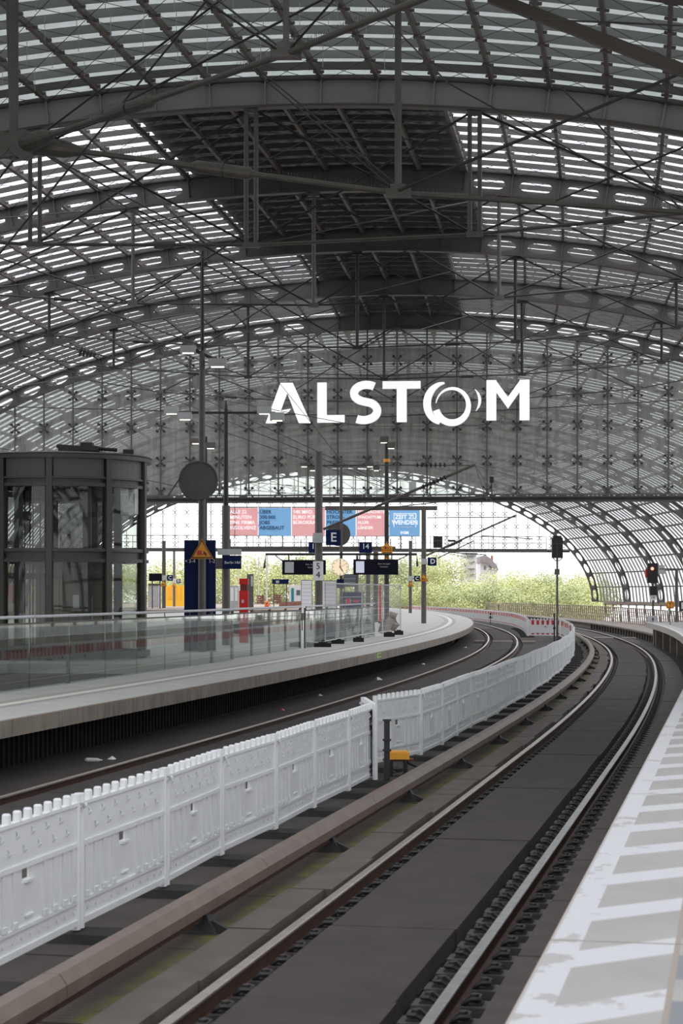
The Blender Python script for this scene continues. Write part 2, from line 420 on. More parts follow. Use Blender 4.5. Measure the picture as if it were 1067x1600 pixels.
# ------------------------------------------------------------------ roof
ceiling = struct('ceiling')
near_arches = [-22.5, -12.5, -2.5, 7.5, 17.5, 27.5, 37.5, 47.5, 57.5, 67.5, 77.5, 87.5]
far_arches = [87.5+110/9*k for k in range(1, 10)]
def arch(u, holes=True):
    m = MB(); svals = [RS*k for k in range(-NR, NR+1)]+[]; svals = svals+[]
    fine = [STOT*(-1+2*i/96) for i in range(97)]
    m.cur = 1
    for a, b in zip(fine, fine[1:]):
        for h0, h1, w in ((-.03, .03, .30), (WEB, WEB+.04, .22)):
            m.hexa([R(u, a, h0, -w/2), R(u, b, h0, -w/2), R(u, b, h0, w/2), R(u, a, h0, w/2), R(u, a, h1, -w/2), R(u, b, h1, -w/2), R(u, b, h1, w/2), R(u, a, h1, w/2)])
    m.cur = 0
    for a, b in zip(svals, svals[1:]):
        mid = (a+b)/2; L = b-a
        if holes and abs(mid) > 4.6 and L > 1.0:
            NN = 16; ring_o = []; ring_i = []
            for j in range(NN):
                th = 2*PI*(j+.5)/NN; c, s = math.cos(th), math.sin(th)
                k = 1/max(abs(c)/(L/2), abs(s)/(WEB/2)); ring_o.append((mid+c*k, WEB/2+s*k))
                ring_i.append((mid+c*L*.36, WEB/2+s*WEB*.30))
            for j in range(NN): # snap the ring corners
                pass
            corners = {1: None}
            for t in (-.02, .02):
                for j in range(NN):
                    j2 = (j+1) % NN; A, B = ring_o[j], ring_o[j2]
                    m.quad(R(u, A[0], A[1], t), R(u, B[0], B[1], t), R(u, ring_i[j2][0], ring_i[j2][1], t), R(u, ring_i[j][0], ring_i[j][1], t))
                for sx in (-1, 1):
                    for sz in (-1, 1):
                        cr = (mid+sx*L/2, WEB/2+sz*WEB/2)
                        near = sorted(ring_o, key=lambda q: math.hypot((q[0]-cr[0]), (q[1]-cr[1])))
                        A = next(q for q in near if abs(abs(q[0]-mid)-L/2) < 1e-6); B = next(q for q in near if abs(abs(q[1]-WEB/2)-WEB/2) < 1e-6)
                        i = len(m.v); m.v += [tuple(R(u, *A, t)), tuple(R(u, *cr, t)), tuple(R(u, *B, t))]; m.face((i, i+1, i+2))
            for j in range(NN):
                j2 = (j+1) % NN; m.quad(R(u, *ring_i[j], -.02), R(u, *ring_i[j2], -.02), R(u, *ring_i[j2], .02), R(u, *ring_i[j], .02))
        else:
            m.hexa([R(u, a, 0, -.02), R(u, b, 0, -.02), R(u, b, 0, .02), R(u, a, 0, .02), R(u, a, WEB, -.02), R(u, b, WEB, -.02), R(u, b, WEB, .02), R(u, a, WEB, .02)])
    for k in range(-NR, NR+1):
        s = RS*k
        m.hexa([R(u, s-.02, .02, -.12), R(u, s+.02, .02, -.12), R(u, s+.02, .02, .12), R(u, s-.02, .02, .12), R(u, s-.02, WEB+.1, -.12), R(u, s+.02, WEB+.1, -.12), R(u, s+.02, WEB+.1, .12), R(u, s-.02, WEB+.1, .12)])
    return m.build('arch', [M['web_near_lit' if u < 50 else 'steel_web' if u < 88 else 'web_far_lit'], M['flange']], ceiling)
for u in near_arches+far_arches: arch(u, u > 50)
def rng(a, b, st):
    r = []; x = a
    while x < b-1e-6: r.append(x); x += st
    return r+[b]
# ribs: longitudinal members
for k in range(-NR, NR+1):
    m = MB(); us = rng(-22.5, 197.5, 5); s = RS*k
    m.sweep(us, [(-.045, .60), (.045, .60), (.045, .74), (-.045, .74)], lambda u, o, h: R(u, s+o, h))
    for u in rng(20, 96, 1.0):
        m.hexa([R(u, s-.13, .66, -.03), R(u, s+.13, .66, -.03), R(u, s+.13, .66, .03), R(u, s-.13, .66, .03), R(u, s-.13, .72, -.03), R(u, s+.13, .72, -.03), R(u, s+.13, .72, .03), R(u, s-.13, .72, .03)])
    m.build('rib', M['rib'], ceiling, fixn=False)
# slats: transverse plates
slat_us = []
for a, b in zip(near_arches, near_arches[1:]): slat_us += [(a+(b-a)*(j+.5)/10, .19 if a < 40 else .15) for j in range(10)]
fa = [87.5]+far_arches
for a, b in zip(fa, fa[1:]): slat_us += [(a+(b-a)*(j+.5)/10, .12) for j in range(10)]
sfine = [RS*k for k in range(-NR, NR+1)]
for u, dp in slat_us:
    m = MB(); m.sweep(sfine, [(-.02, .74), (.02, .74), (.02, .74+dp), (-.02, .74+dp)], lambda s, o, h: R(u, s, h, o))
    m.build('slat', M['slat_near_lit' if u < 47 else 'slat' if u < 88 else 'slat_far_lit'], ceiling, fixn=False)
# diagonal bracing wires of the grid shell
m = MB()
for bi, (a, b) in enumerate(zip(near_arches[4:], near_arches[5:])):
    for k in range(-NR, NR):
        for j in range(0, 10, 2):
            u0, u1 = a+(b-a)*j/10, a+(b-a)*(j+2)/10
            m.tube([R(u0, RS*k, .58), R(u1, RS*(k+1), .58)], .009, 3, False); m.tube([R(u1, RS*k, .58), R(u0, RS*(k+1), .58)], .009, 3, False)
m.build('bracing_wires', M['cable'], ceiling, kind='stuff', fixn=False)
m = MB()
for k in range(-9, 3):
    for j in range(14):
        u = 31.5+j*1.0+(k % 3)*.3; s_ = RS*k+.45*(j % 3); m.tube([R(u, s_, .75), R(u, s_, .75)-Vector((0, 0, .55))], .008, 3, False)
m.build('hanging_rods', M['ltgrey'], ceiling, kind='stuff')
# panes
rows = [near_arches[0]+k for k in range(0, 111)]
frow = [87.5+110/90*k for k in range(0, 91)]
single = 0; stuff = {'farglass': MB(), 'roofglass': MB(), 'frost': MB(), 'pv': MB()}
order = []
for rr in (rows, frow):
    for u0, u1 in zip(rr, rr[1:]):
        for k in range(-NR, NR):
            order.append((u0, u1, k))
def pv(u, k):
    lim = 3.4 if u < 68 else (1.6 if u < 89.5 else 0)
    return abs(k+.5) < lim if u >= 47 else False
for u0, u1, k in order:
    kind = 'roofglass' if u0 < 26 else 'frost' if u0 < 48.5 else ('pv' if pv(u0, k) else 'farglass' if u0 > 87.6 else 'roofglass')
    g = .02 if kind in ('roofglass', 'farglass') else 0.0; a, b = RS*k+g, RS*(k+1)-g; h = .95
    q = [R(u0+g, a, h), R(u0+g, b, h), R(u1-g, b, h), R(u1-g, a, h)]
    if 36 <= u0 < 60 and abs(k+.5) < 6 and single < 290:
        mm = MB(); mm.quad(*q); mm.build('pane', M[kind], ceiling, fixn=False); single += 1
    else: stuff[kind].quad(*q)
for kd, mm in stuff.items(): mm.build('roof_panes', M[kd], ceiling, kind='stuff', fixn=False)

# underslung trusses: struts, tie and crossed diagonals
def ztie(u, o): return HZ+8.45+.0047*o*o
def truss(u, first, sp, n, pair=False, r=.055):
    def top(o):     # point on the arch flange at lateral offset o
        a = max(-.999, min(.999, o/EA)); z = EZ+EB*math.sqrt(1-a*a); al = asl(u); nn = math.hypot(1, al)
        return Vector((axx(u)+o/nn, u-o*al/nn, z))
    def bot(o):
        p = top(o); return Vector((p.x, p.y, min(p.z, ztie(u, o))))
    offs = [first+sp*i for i in range(n)]
    for o in offs:
        mm = MB(); L = top(o)-bot(o)
        if L.length > .25:
            for dx in ((-.12, .12) if pair else (0,)):
                v = Vector((dx, 0, 0)); mm.tube([top(o)+v, bot(o)+v], r, 8)
            mm.box(bot(o), (.42 if pair else .3, .14, .12)); mm.box(top(o)-Vector((0, 0, .08)), (.34, .12, .12))
            mm.build('strut', M['strut'] if u < 60 else M['darkmetal'] if u < 80 else M['strut'], ceiling)
    ends = [offs[0]-sp*.7]+offs+[offs[-1]+sp*.7]
    mm = MB(); rr = .045 if u < 50 else .028
    mm.tube([bot(o) if abs(o) < 12 else top(o) for o in ends], rr, 6)
    mm.build('tie_cable', M['tube'] if u < 50 else M['cable'], ceiling)
    if True:
        mm = MB()
        for o in offs[1::2]:
            a = bot(o); b = bot(o-sp); c = a+(b-a)*.35; d = (b-a).normalized(); mm.tube([c, c+d*.5], rr*2.2, 8)
        mm.build('turnbuckle', M['tube'] if u < 50 else M['cable'], ceiling)
    mm = MB()
    for o1, o2 in zip(offs, offs[1:]):
        mm.tube([bot(o1), top(o2)], .022, 4, False); mm.tube([bot(o2), top(o1)], .022, 4, False)
        mm.tube([bot(o1)+Vector((0, .12, 0)), top(o2)+Vector((0, .12, 0))], .014, 4, False); mm.tube([bot(o2)+Vector((0, .12, 0)), top(o1)+Vector((0, .12, 0))], .014, 4, False)
    mm.build('diagonal_cable', M['cable'], ceiling)
def off_of(x, u): return (x-533.5)*u/F-axx(u)
truss(47.5, off_of(392, 47.5)-5.45*1, 5.45, 4, True)
truss(57.5, off_of(490, 57.5)-5.45*2, 5.45, 5)
truss(67.5, off_of(558, 67.5)-5.45*2, 5.45, 5)
truss(77.5, off_of(600, 77.5)-5.45*2, 5.45, 5)
truss(87.0, off_of(621, 87.5)-5.33*2, 5.33, 5, r=.04)
for ua in far_arches[:-1]: truss(ua, -10.9, 5.45, 5)
# longitudinal crossing cables between truss nodes
m = MB()
for (u0, f0), (u1, f1) in zip([(47.5, 392), (57.5, 490), (67.5, 558)], [(57.5, 490), (67.5, 558), (77.5, 600)]):
    for i in range(-2, 2):
        o0 = off_of(f0, u0)+5.45*i; o1 = off_of(f1, u1)+5.45*(i+1)
        a = R(u0, 0, 0); 
        p0 = Vector((axx(u0)+o0, u0-o0*asl(u0), ztie(u0, o0))); z1 = EZ+EB*math.sqrt(1-min(.9, (o1/EA)**2)); p1 = Vector((axx(u1)+o1, u1-o1*asl(u1), z1))
        m.tube([p0, p1], .018, 4, False)
m.build('longitudinal_cable', M['cable'], ceiling)

# heavy tubular tie with cast node in the nearest bay
hub = P(40, 225, 37.5); nodeB = P(622, 302, 37.5); endB = P(1110, 334, 36.9); nodeA = P(447, 84, 31.5); endA = P(760, -42, 28.6)
def tie_run(a, b, r, sleeve=None, spikes=True):
    mm = MB(); mm.tube([a, b], r, 12)
    d = (b-a).normalized(); L = (b-a).length
    if sleeve:
        for s0, s1 in sleeve:
            p, q = a+d*L*s0, a+d*L*s1; mid = (p+q)/2; g = d*.02
            mm.tube([p-d*.12, p, mid-g], [r*1.1, r*2.2, r*2.2], 14); mm.tube([mid-g, mid+g], r*1.7, 12); mm.tube([mid+g, q, q+d*.12], [r*2.2, r*2.2, r*1.1], 14)
    o = mm.build('tie_tube', M['tube'], ceiling, smooth=False)
    if spikes:
        ms = MB(); k = int(L/.055)
        for i in range(k):
            p = a+d*L*(i+.5)/k; rr = r*(2.2 if sleeve and any(s0-.01 < (i+.5)/k < s1+.01 for s0, s1 in sleeve) else 1)
            for q in (-1, 1):
                v = Vector((random.uniform(-.02, .02), q*.03, .09)); ms.tube([p+Vector((0, 0, rr*.8)), p+Vector((0, 0, rr*.8))+v], .0035, 3, False)
        ms.build('bird_spikes', M['tube'], ceiling, kind='stuff', fixn=False)
tie_run(hub, nodeA, .055, [(.36, .52)]); tie_run(nodeA, endA, .055)
tie_run(hub, nodeB, .055, [(.46, .60)]); tie_run(nodeB, endB, .05)
m = MB(); m.tube([P(-160, 180, 37.5), hub], .07, 12); m.build('tie_tube', M['tube'], ceiling)
m = MB(); m.tube([R(37.5, -3.1, 0)+Vector((0, 0, 0)), hub+Vector((-.22, 0, 0))], .085, 12)
m.build('strut', M['strut'], ceiling)
m = MB(); m.tube([hub+Vector((-.22, 0, -.3)), hub+Vector((-.22, 0, 3.4))], .085, 12); m.build('strut', M['strut'], ceiling)
m = MB(); m.tube([nodeB+Vector((0, 0, 0)), nodeB+Vector((0, 0, 4.5))], .065, 12); m.build('strut', M['strut'], ceiling)
m = MB(); m.tube([nodeA, nodeA+Vector((0, 0, 3.6))], .05, 12); m.build('strut', M['strut'], ceiling)
m = MB()
m.cyl(hub+Vector((-.55, -.13, -.02)), hub+Vector((-.55, .13, -.02)), .26, 20); m.cyl(hub+Vector((-.05, -.16, -.02)), hub+Vector((-.05, .16, -.02)), .27, 20)
m.cyl(hub+Vector((.1, -.2, .03)), hub+Vector((.1, .2, .03)), .10, 14); m.cyl(hub+Vector((-.58, -.2, 0)), hub+Vector((-.58, .2, 0)), .1, 14)
m.box(hub+Vector((-.3, 0, -.05)), (.7, .22, .42)); m.box(hub+Vector((.35, 0, .02)), (.5, .16, .28))
d1 = (nodeA-hub).normalized(); d2 = (nodeB-hub).normalized()
m.tube([hub, hub+d1*.62, hub+d1*.95], [.2, .16, .07], 14); m.tube([hub, hub+d2*.75, hub+d2*1.15], [.2, .17, .07], 14)
m.build('cast_node', M['tube'], ceiling)
for nd in (nodeA, nodeB):
    m = MB(); m.box(nd, (.5, .2, .16)); m.box(nd+Vector((0, 0, .12)), (.3, .14, .1)); m.build('clamp', M['tube'], ceiling)
m = MB()      # diagonal rods and wires that cross the nearest bay
for a, b, dd in (((-20, 420, 37), (340, -20, 34), .02), ((65, 210, 37.4), (345, 0, 33), .022), ((85, 218, 37.5), (560, -30, 33), .025), ((95, 212, 37.4), (420, 95, 36), .02),
                 ((622, 298, 37.4), (1070, 112, 37.4), .034), ((618, 298, 37.5), (385, 100, 41), .018), ((630, 298, 37.5), (370, 80, 41), .018), ((450, 80, 31.5), (530, -10, 30), .02), ((445, 80, 31.5), (320, -15, 33), .02), ((440, 82, 31.5), (290, -20, 30), .02),
                 ((565, -10, 34), (700, 130, 38), .016), ((700, 130, 38), (1067, 330, 40), .016), ((1067, 330, 37), (880, 140, 40), .02), ((40, 225, 37.5), (-40, 330, 39), .022), ((60, 235, 37.5), (330, 410, 47), .018), ((70, 240, 37.5), (360, 395, 47), .018), ((830, 30, 34), (1067, 40, 37), .02)):
    m.tube([P(*a), P(*b)], dd, 5, False)
m.build('bracing_rod', M['cable'], ceiling)
# second, higher ridge members of the crossing seen top right
m = MB()
m.bar(P(765, -5, 36.8), P(1140, 138, 36.2), .16, .22); m.build('edge_beam', M['flange'], ceiling)

# ------------------------------------------------------------------ glazed gable with the lit letters
def gable(u, name, cols, x0, sp, zr, zbeam, glassmat, rod, singles, zstay):
    root = struct(name, (axx(u), u, 0)); al = asl(u); nn = math.hypot(1, al)
    def G(X, z, t=0):   # X is world x at the wall plane
        o = (X-axx(u)); return Vector((axx(u)+o/nn+t*al/nn, u-o*al/nn+t/nn, z))
    def ztop(X):
        o = X-axx(u); return EZ+EB*math.sqrt(max(0, 1-(o/EA)**2))-.02
    sm = MB(); sp_me = None
    # spider fitting: four arms with discs
    ms = MB()
    for sx in (-1, 1):
        for sz in (-1, 1):
            ms.bar((0, -.06, 0), (sx*.16, -.12, sz*.17), .03, .03); ms.cyl((sx*.16, -.16, sz*.17), (sx*.16, .0, sz*.17), .058, 8)
    ms.box((0, -.06, 0), (.09, .08, .2))
    spider = ms.mesh('spider_fitting'); spider.materials.append(M['darkmetal'])
    Xs = [x0+sp*k for k in range(cols[0], cols[1]+1)]
    for X in Xs:
        zt = ztop(X)
        if zt < zbeam+.3: continue
        m = MB(); m.tube([G(X, zbeam, -.1), G(X, zt, -.1)], rod, 6); m.build('mullion', M['steel'], root)
        for z in zr:
            if zbeam+.1 < z < zt-.25:
                o = bpy.data.objects.new('spider_fitting', spider); C.objects.link(o); o.parent = root
                o.location = G(X, z, 0)-root.location; o.rotation_euler = (0, 0, -math.atan(al))
    zz = sorted(zr)+[99]; zz = [zbeam]+[z for z in zz if z > zbeam+.3]
    for i in range(len(Xs)-1):
        a, b = Xs[i]+.012, Xs[i+1]-.012
        for z0, z1 in zip(zz, zz[1:]):
            ta, tb = ztop(a), ztop(b)
            if max(ta, tb) < z0+.1: continue
            q = [G(a, z0+.012), G(b, z0+.012), G(b, max(z0+.02, min(z1-.012, tb))), G(a, max(z0+.02, min(z1-.012, ta)))]
            m = MB(); m.quad(*q); m.build('pane', glassmat, root, fixn=False)
    m = MB(); L = Xs[0]-.6; Rr = Xs[-1]+.6
    lim = EA*math.sqrt(1-((zbeam-EZ)/EB)**2)
    L = max(L, axx(u)-lim); Rr = min(Rr, axx(u)+lim)
    m.bar(G(L, zbeam-.06), G(Rr, zbeam-.06), .5, .07); m.bar(G(L, zbeam-.26), G(Rr, zbeam-.26), .4, .06); m.bar(G(L, zbeam-.16), G(Rr, zbeam-.16), .06, .2)
    m.bar(G(L, zbeam+.03, -.25), G(Rr, zbeam+.03, -.25), .08, .08)
    m.build('beam', M['steel'], root)
    return root, G
S1 = F/87.5
ZB = HZ+(YH-775)/S1
wall_mid, G1 = gable(87.5, 'wall_middle', (-19, 17), (574-533.5)/S1, 46.6/S1, [HZ+(YH-y)/S1 for y in (458, 510, 563, 615, 666, 720, 768)], ZB, M['wallglass'], .035, True, None)
S2 = F/197.5
wall_end, G2 = gable(197.4, 'wall_end', (-21, 21), 0, 1.2, [HZ+(YH-y)/S2 for y in (765, 785, 802, 822, 840, 852)], HZ+(YH-858)/S2, M['clear'], .035, True, None)
# horizontal cables in front of the middle gable
m = MB()
for y in (588, 652): m.tube([G1(-16, HZ+(YH-y)/S1+.6, -.3), G1(2, HZ+(YH-y)/S1, -.3), G1(18, HZ+(YH-y)/S1+.8, -.3)], .02, 4)
m.build('wind_cable', M['cable'], wall_mid)
# walkway railing on the far beam
m = MB(); zb = HZ+(YH-858)/S2
for X in [x*1.5 for x in range(-15, 15)]: m.tube([G2(X, zb, -.6), G2(X, zb+1.3, -.6)], .03, 4)
for dz in (.65, 1.3): m.tube([G2(-22.5, zb+dz, -.6), G2(21, zb+dz, -.6)], .03, 4)
m.bar(G2(-22.5, zb-.15, -.5), G2(21, zb-.15, -.5), .9, .25)
m.build('railing', M['steel'], wall_end)

def LP(px, py, t=0):
    X = (px/2.371+400-533.5)/S1; z = HZ+(YH-(570+py/2.371))/S1; return G1(X, z, -.75+t)
sign = thing('illuminated_sign', 'large lit white ALSTOM lettering on the glass gable', 'sign', G1(1, ZB+3))
def letter(polys, nm):
    m = MB()
    for p in polys: m.prism(p, lambda x, y, t: LP(x, y, t), 0, .14)
    m.build('letter', M['sign_emit'], sign, label=nm)
    m = MB()
    for p in polys:
        cx = sum(q[0] for q in p)/len(p); cy = sum(q[1] for q in p)/len(p)
        m.prism([(q[0]+(1.2 if q[0] > cx else -1.2), q[1]+(1.2 if q[1] > cy else -1.2)) for q in p], lambda x, y, t: LP(x, y, t), .15, .19)
    m.build('letter_backing', M['ltgrey'], sign)
letter([[(40, 218), (95, 70), (120, 70), (120, 103), (78, 218)], [(118, 103), (118, 70), (140, 70), (206, 218), (162, 218)], [(96, 184), (92, 172), (132, 166), (120, 180)]], 'letter A with its crossbar open on the right')
letter([[(231, 70), (265, 70), (265, 217), (231, 217)], [(264, 190), (331, 190), (331, 217), (264, 217)]], 'letter L')
def stroke(cl, w):
    ps = []
    for i in range(len(cl)-1):
        ps.append(None)
    Lf, Rt = [], []
    for i, (x, y) in enumerate(cl):
        x0, y0 = cl[max(0, i-1)]; x1, y1 = cl[min(len(cl)-1, i+1)]; dx, dy = x1-x0, y1-y0; n = math.hypot(dx, dy)
        ww = w[i] if isinstance(w, list) else w; Lf.append((x-dy/n*ww/2, y+dx/n*ww/2)); Rt.append((x+dy/n*ww/2, y-dx/n*ww/2))
    return [[Lf[i], Lf[i+1], Rt[i+1], Rt[i]] for i in range(len(cl)-1)]
def arcp(cx, cy, rx, ry, a0, a1, n=14): return [(cx+rx*math.cos(math.radians(a0+(a1-a0)*i/n)), cy-ry*math.sin(math.radians(a0+(a1-a0)*i/n))) for i in range(n+1)]
scl = arcp(412, 110, 46, 31, 52, 180, 10)[:-1]+arcp(412, 110, 46, 31, 180, 252, 5)+arcp(402, 175, 50, 34, 58, -120, 16)
letter(stroke(scl, 29), 'letter S')
letter([[(472, 67), (611, 67), (611, 94), (472, 94)], [(524, 93), (560, 93), (560, 217), (524, 217)]], 'letter T')
n = 30; ringp = arcp(727, 158, 60, 63, 170, -165, n)
wl_ = [3+21*min(1, i/n*1.35) for i in range(n+1)]
cres = arcp(705, 150, 70, 76, 95, 250, 18); wc = [3+25*math.sin(PI*min(1, (i+.3)/18*.9))**.8 for i in range(19)]
right_c = arcp(760, 140, 68, 62, 42, -38, 10); wr_ = [1+9*math.sin(PI*i/10) for i in range(11)]
letter(stroke(ringp, wl_)+stroke(cres, wc), 'swirling ring standing for the letter O'); letter(stroke(right_c, wr_), 'thin crescent to the right of the ring')
letter([[(853, 66), (888, 66), (888, 213), (853, 213)], [(974, 66), (1009, 66), (1009, 213), (974, 213)], [(886, 66), (931, 128), (931, 170), (886, 106)], [(976, 66), (931, 128), (931, 170), (976, 106)]], 'letter M')

# ------------------------------------------------------------------ ground, track slabs, platforms
ground = struct('ground')
def seg(m, u0, u1, o0, o1, z0, z1, st=1.5):
    m.sweep(rng(u0, u1, st), [(o0, z0), (o1, z0), (o1, z1), (o0, z1)], T)
m = MB(); us = rng(-10, 440, 5)
m.sweep(us, [(-75, -.6), (9.5, -.6), (9.5, -.2), (-75, -.2)], T); m.build('track_bed', M['bed'], ground)
m = MB(); m.box((0, 300, -9), (900, 900, .6)); m.build('street_level', M['outside'], ground)
TL = -5.42                      # centre of the left track
def slabrow(u0, u1, L, o0, o1, z, mat, jit=.0, th=.14, gap=.02, name='slab'):
    u = u0; k = 0
    while u < u1:
        e = min(u1, u+L); m = MB(); j = random.uniform(-jit, jit); dz = random.uniform(-.004, .004)
        m.sweep(rng(u+gap/2, e-gap/2, 1.3), [(o0+j*.5, z-th), (o1+j, z-th), (o1+j, z+dz), (o0+j*.5, z+dz)], T)
        o = m.build(name, mat, ground); u = e; k += 1
slabrow(4.2, 104, 2.55, -.50, .44, -.035, M['groove'], .015)
slabrow(4.0, 104, 2.4, -1.98, -1.19, -.10, M['moss'])
slabrow(4.6, 104, 1.9, -1.19, -.865, -.025, M['kerb'], .04, gap=.03)
slabrow(4.0, 104, 2.4, .98, 1.5, -.06, M['slab'], .01)
slabrow(10, 130, 2.6, TL-.5, TL+.48, -.04, M['groove'], .01)
slabrow(8, 130, 2.6, TL+.98, -2.0, -.10, M['groove2'], .0)
slabrow(10, 130, 2.6, TL-2.3, TL-.95, -.08, M['groove2'], .0)
slabrow(104.6, 190, 6, -.5, .5, -.04, M['slab']); slabrow(130.5, 200, 6, TL-.5, TL+.5, -.04, M['slab'])
# light crossings of the track bed seen far away
m = MB(); seg(m, 103.9, 105.2, -.5, .5, -.05, 0.01); m.build('crossing_board', M['concrete'], ground)
m = MB(); seg(m, 104, 105, .95, 1.7, -.05, 0.01); m.build('crossing_board', M['concrete'], ground)
m = MB(); seg(m, 96, 97, TL-1.4, TL-.9, -.05, 0.03); m.build('crossing_board', M['concrete'], ground)
m = MB(); seg(m, 96, 97, TL-.5, TL+.5, -.05, 0.0); m.build('crossing_board', M['concrete'], ground)
m = MB(); seg(m, 96, 97, TL+.95, TL+1.6, -.05, 0.0); m.build('crossing_board', M['concrete'], ground)

def rail(off, u0, u1, nm, lab, head, clips=True):
    t = thing('running_rail', lab, 'rail', T(u0, off, -.16), 'running rails of the two curved tracks')
    m = MB(); us = rng(u0, u1, 1.0)
    sec = [(-.07, -.165), (.07, -.165), (.07, -.15), (.012, -.13), (.012, -.045), (.034, -.035), (.036, -.008), (-.036, -.008), (-.034, -.035), (-.012, -.045), (-.012, -.13), (-.07, -.15)]
    m.sweep(us, [(off+a, b) for a, b in sec], T); m.build('rail_web', M['rail_side'], t)
    m = MB(); m.sweep(us, [(off+a, b) for a, b in [(-.037, -.02), (.037, -.02), (.037, -.006), (.028, 0), (-.028, 0), (-.037, -.006)]], T); m.build('rail_head', head, t, smooth=False)
    if clips:
        mc = MB(); mc.box((0, 0, -.125), (.13, .11, .07)); mc.tube([(-.05, -.06, -.09), (.0, -.075, -.055), (.05, -.05, -.06), (.05, .05, -.06), (0, .075, -.055), (-.05, .06, -.09)], .016, 5); mc.cyl((.01, 0, -.12), (.01, 0, -.035), .026, 6)
        cme = mc.mesh('clip'); cme.materials.append(M['clip'])
        mp = MB(); mp.box((0, 0, -.15), (.17, .22, .10)); pme = mp.mesh('clip_pad'); pme.materials.append(M['clip_pad'])
        u = u0+.2; k = 0
        while u < 75 and k < 140:
            for sd in ((1,) if off < 0 else (-1, 1)):
                for me, oo in ((cme, .13), (pme, .155)):
                    o = bpy.data.objects.new(me.name, me); C.objects.link(o); o.parent = t; o.location = T(u, off+sd*oo, 0)-t.location
                    o.rotation_euler = (0, 0, ang(u)+(0 if sd > 0 else PI))
                    if me is pme and k % 2 == 1: pass
            u += .5; k += 1
    return t
rail(-.725, 4, 400, '', 'rusty left rail of the right track, beside the brown conductor rail', M['rail_head'])
rail(.725, 4, 400, '', 'polished right rail of the right track, next to the hatched platform', M['rail_head2'])
rail(TL-.725, 8, 400, '', 'left rail of the left track, beneath the left platform edge', M['rail_head'], False)
rail(TL+.725, 8, 400, '', 'right rail of the left track, mostly hidden behind the white barriers', M['rail_head'], False)
# conductor rail
con = thing('conductor_rail', 'brown covered conductor rail on brackets between white barriers and right track', 'conductor rail', T(6, -1.46, -.1))
OC = -1.47; u = 6.2
while u < 100:
    e = u+4.9; m = MB()
    m.sweep(rng(u, e-.012, 1.2), [(OC-.095, .07), (OC+.095, .07), (OC+.10, .15), (OC+.05, .215), (OC-.05, .215), (OC-.10, .15)], T); m.build('cover', M['cover'], con)
    u = e
m = MB(); m.sweep(rng(6, 100, 2), [(OC-.04, -.0), (OC+.04, -.0), (OC+.04, .07), (OC-.04, .07)], T); m.build('contact_rail', M['rail_side'], con)
u = 9.7
while u < 98:
    m = MB(); a = T(u, OC-.02); 
    m.hexa([T(u-.09, OC-.16, -.11), T(u-.09, OC+.16, -.11), T(u+.09, OC+.16, -.11), T(u+.09, OC-.16, -.11), T(u-.05, OC-.05, .07), T(u-.05, OC+.05, .07), T(u+.05, OC+.05, .07), T(u+.05, OC-.05, .07)])
    m.hexa([T(u-.03, OC+.1, -.1), T(u-.03, OC+.3, -.1), T(u+.03, OC+.3, -.1), T(u+.03, OC+.1, -.1), T(u-.03, OC+.1, .0), T(u-.03, OC+.28, -.085), T(u+.03, OC+.28, -.085), T(u+.03, OC+.1, .0)])
    m.build('bracket', M['clip'], con); u += 4.55

# platforms
HL, HR = .76, .94
pl = struct('platform_left')
m = MB(); m.sweep(rng(8, 330, 2), [(-17, HL-.24), (-6.95, HL-.24), (-6.95, HL), (-17, HL)], T, closed=False)
# top with stairwell opening left out: build as strips
def pstrip(m, u0, u1, o0, o1): m.sweep(rng(u0, u1, 2), [(o0, HL-.23), (o1, HL-.23), (o1, HL), (o0, HL)], T)
m = MB(); pstrip(m, 8, 330, -9.7, -6.98); m.build('paving', M['plat_l'], pl)
m = MB(); pstrip(m, 8, 330, -17, -14.2); m.build('paving', M['plat_l'], pl)
m = MB(); pstrip(m, 43.5, 330, -14.2, -9.7); m.build('paving', M['plat_l'], pl)
m = MB(); pstrip(m, 8, 12, -14.2, -9.7); m.build('paving', M['plat_l'], pl)
u = 9.0
while u < 200:
    m = MB(); e = u+2.9; m.sweep(rng(u, e-.018, 1.45), [(-6.99, HL-.235), (-6.93, HL-.235), (-6.93, HL-.008), (-6.99, HL-.008)], T); m.build('edge_stone', M['edge'], pl); u = e
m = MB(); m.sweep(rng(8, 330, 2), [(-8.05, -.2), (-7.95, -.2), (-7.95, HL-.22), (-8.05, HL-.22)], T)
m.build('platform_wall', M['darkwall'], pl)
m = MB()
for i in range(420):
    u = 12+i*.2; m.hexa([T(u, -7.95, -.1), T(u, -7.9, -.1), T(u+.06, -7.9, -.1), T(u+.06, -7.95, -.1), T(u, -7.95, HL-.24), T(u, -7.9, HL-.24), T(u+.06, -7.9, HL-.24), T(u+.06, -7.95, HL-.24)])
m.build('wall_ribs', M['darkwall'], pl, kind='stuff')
m = MB(); m.sweep(rng(8, 330, 4), [(-17, -.2), (-16.9, -.2), (-16.9, HL-.22), (-17, HL-.22)], T); m.build('platform_wall', M['concrete'], pl)
m = MB()
for (a, b, c_, e_) in ((53.2, 54.0, .60, .63), (53.2, 53.35, .60, .72), (53.2, 54.0, .70, .73)): m.sweep([a, b], [(-6.93, c_), (-6.92, c_), (-6.92, e_), (-6.93, e_)], T)
M['greenmark'] = mk('green_mark', (.35, .6, .05), .6); m.build('paint_mark', M['greenmark'], pl, kind='stuff')
pr = struct('platform_right')
u = 2.72
js = [2.0, 8.75, 14.85, 20.9]+[20.9+6.05*k for k in range(1, 12)]+[97.3]
for a, b in zip(js, js[1:]):
    m = MB(); g = .012; m.sweep(rng(a+g, b-g, 1.5), [(1.66, HR-.25), (9.3, HR-.25), (9.3, HR), (1.66, HR)], T); m.build('paving_slab', M['plat_r'], pr)
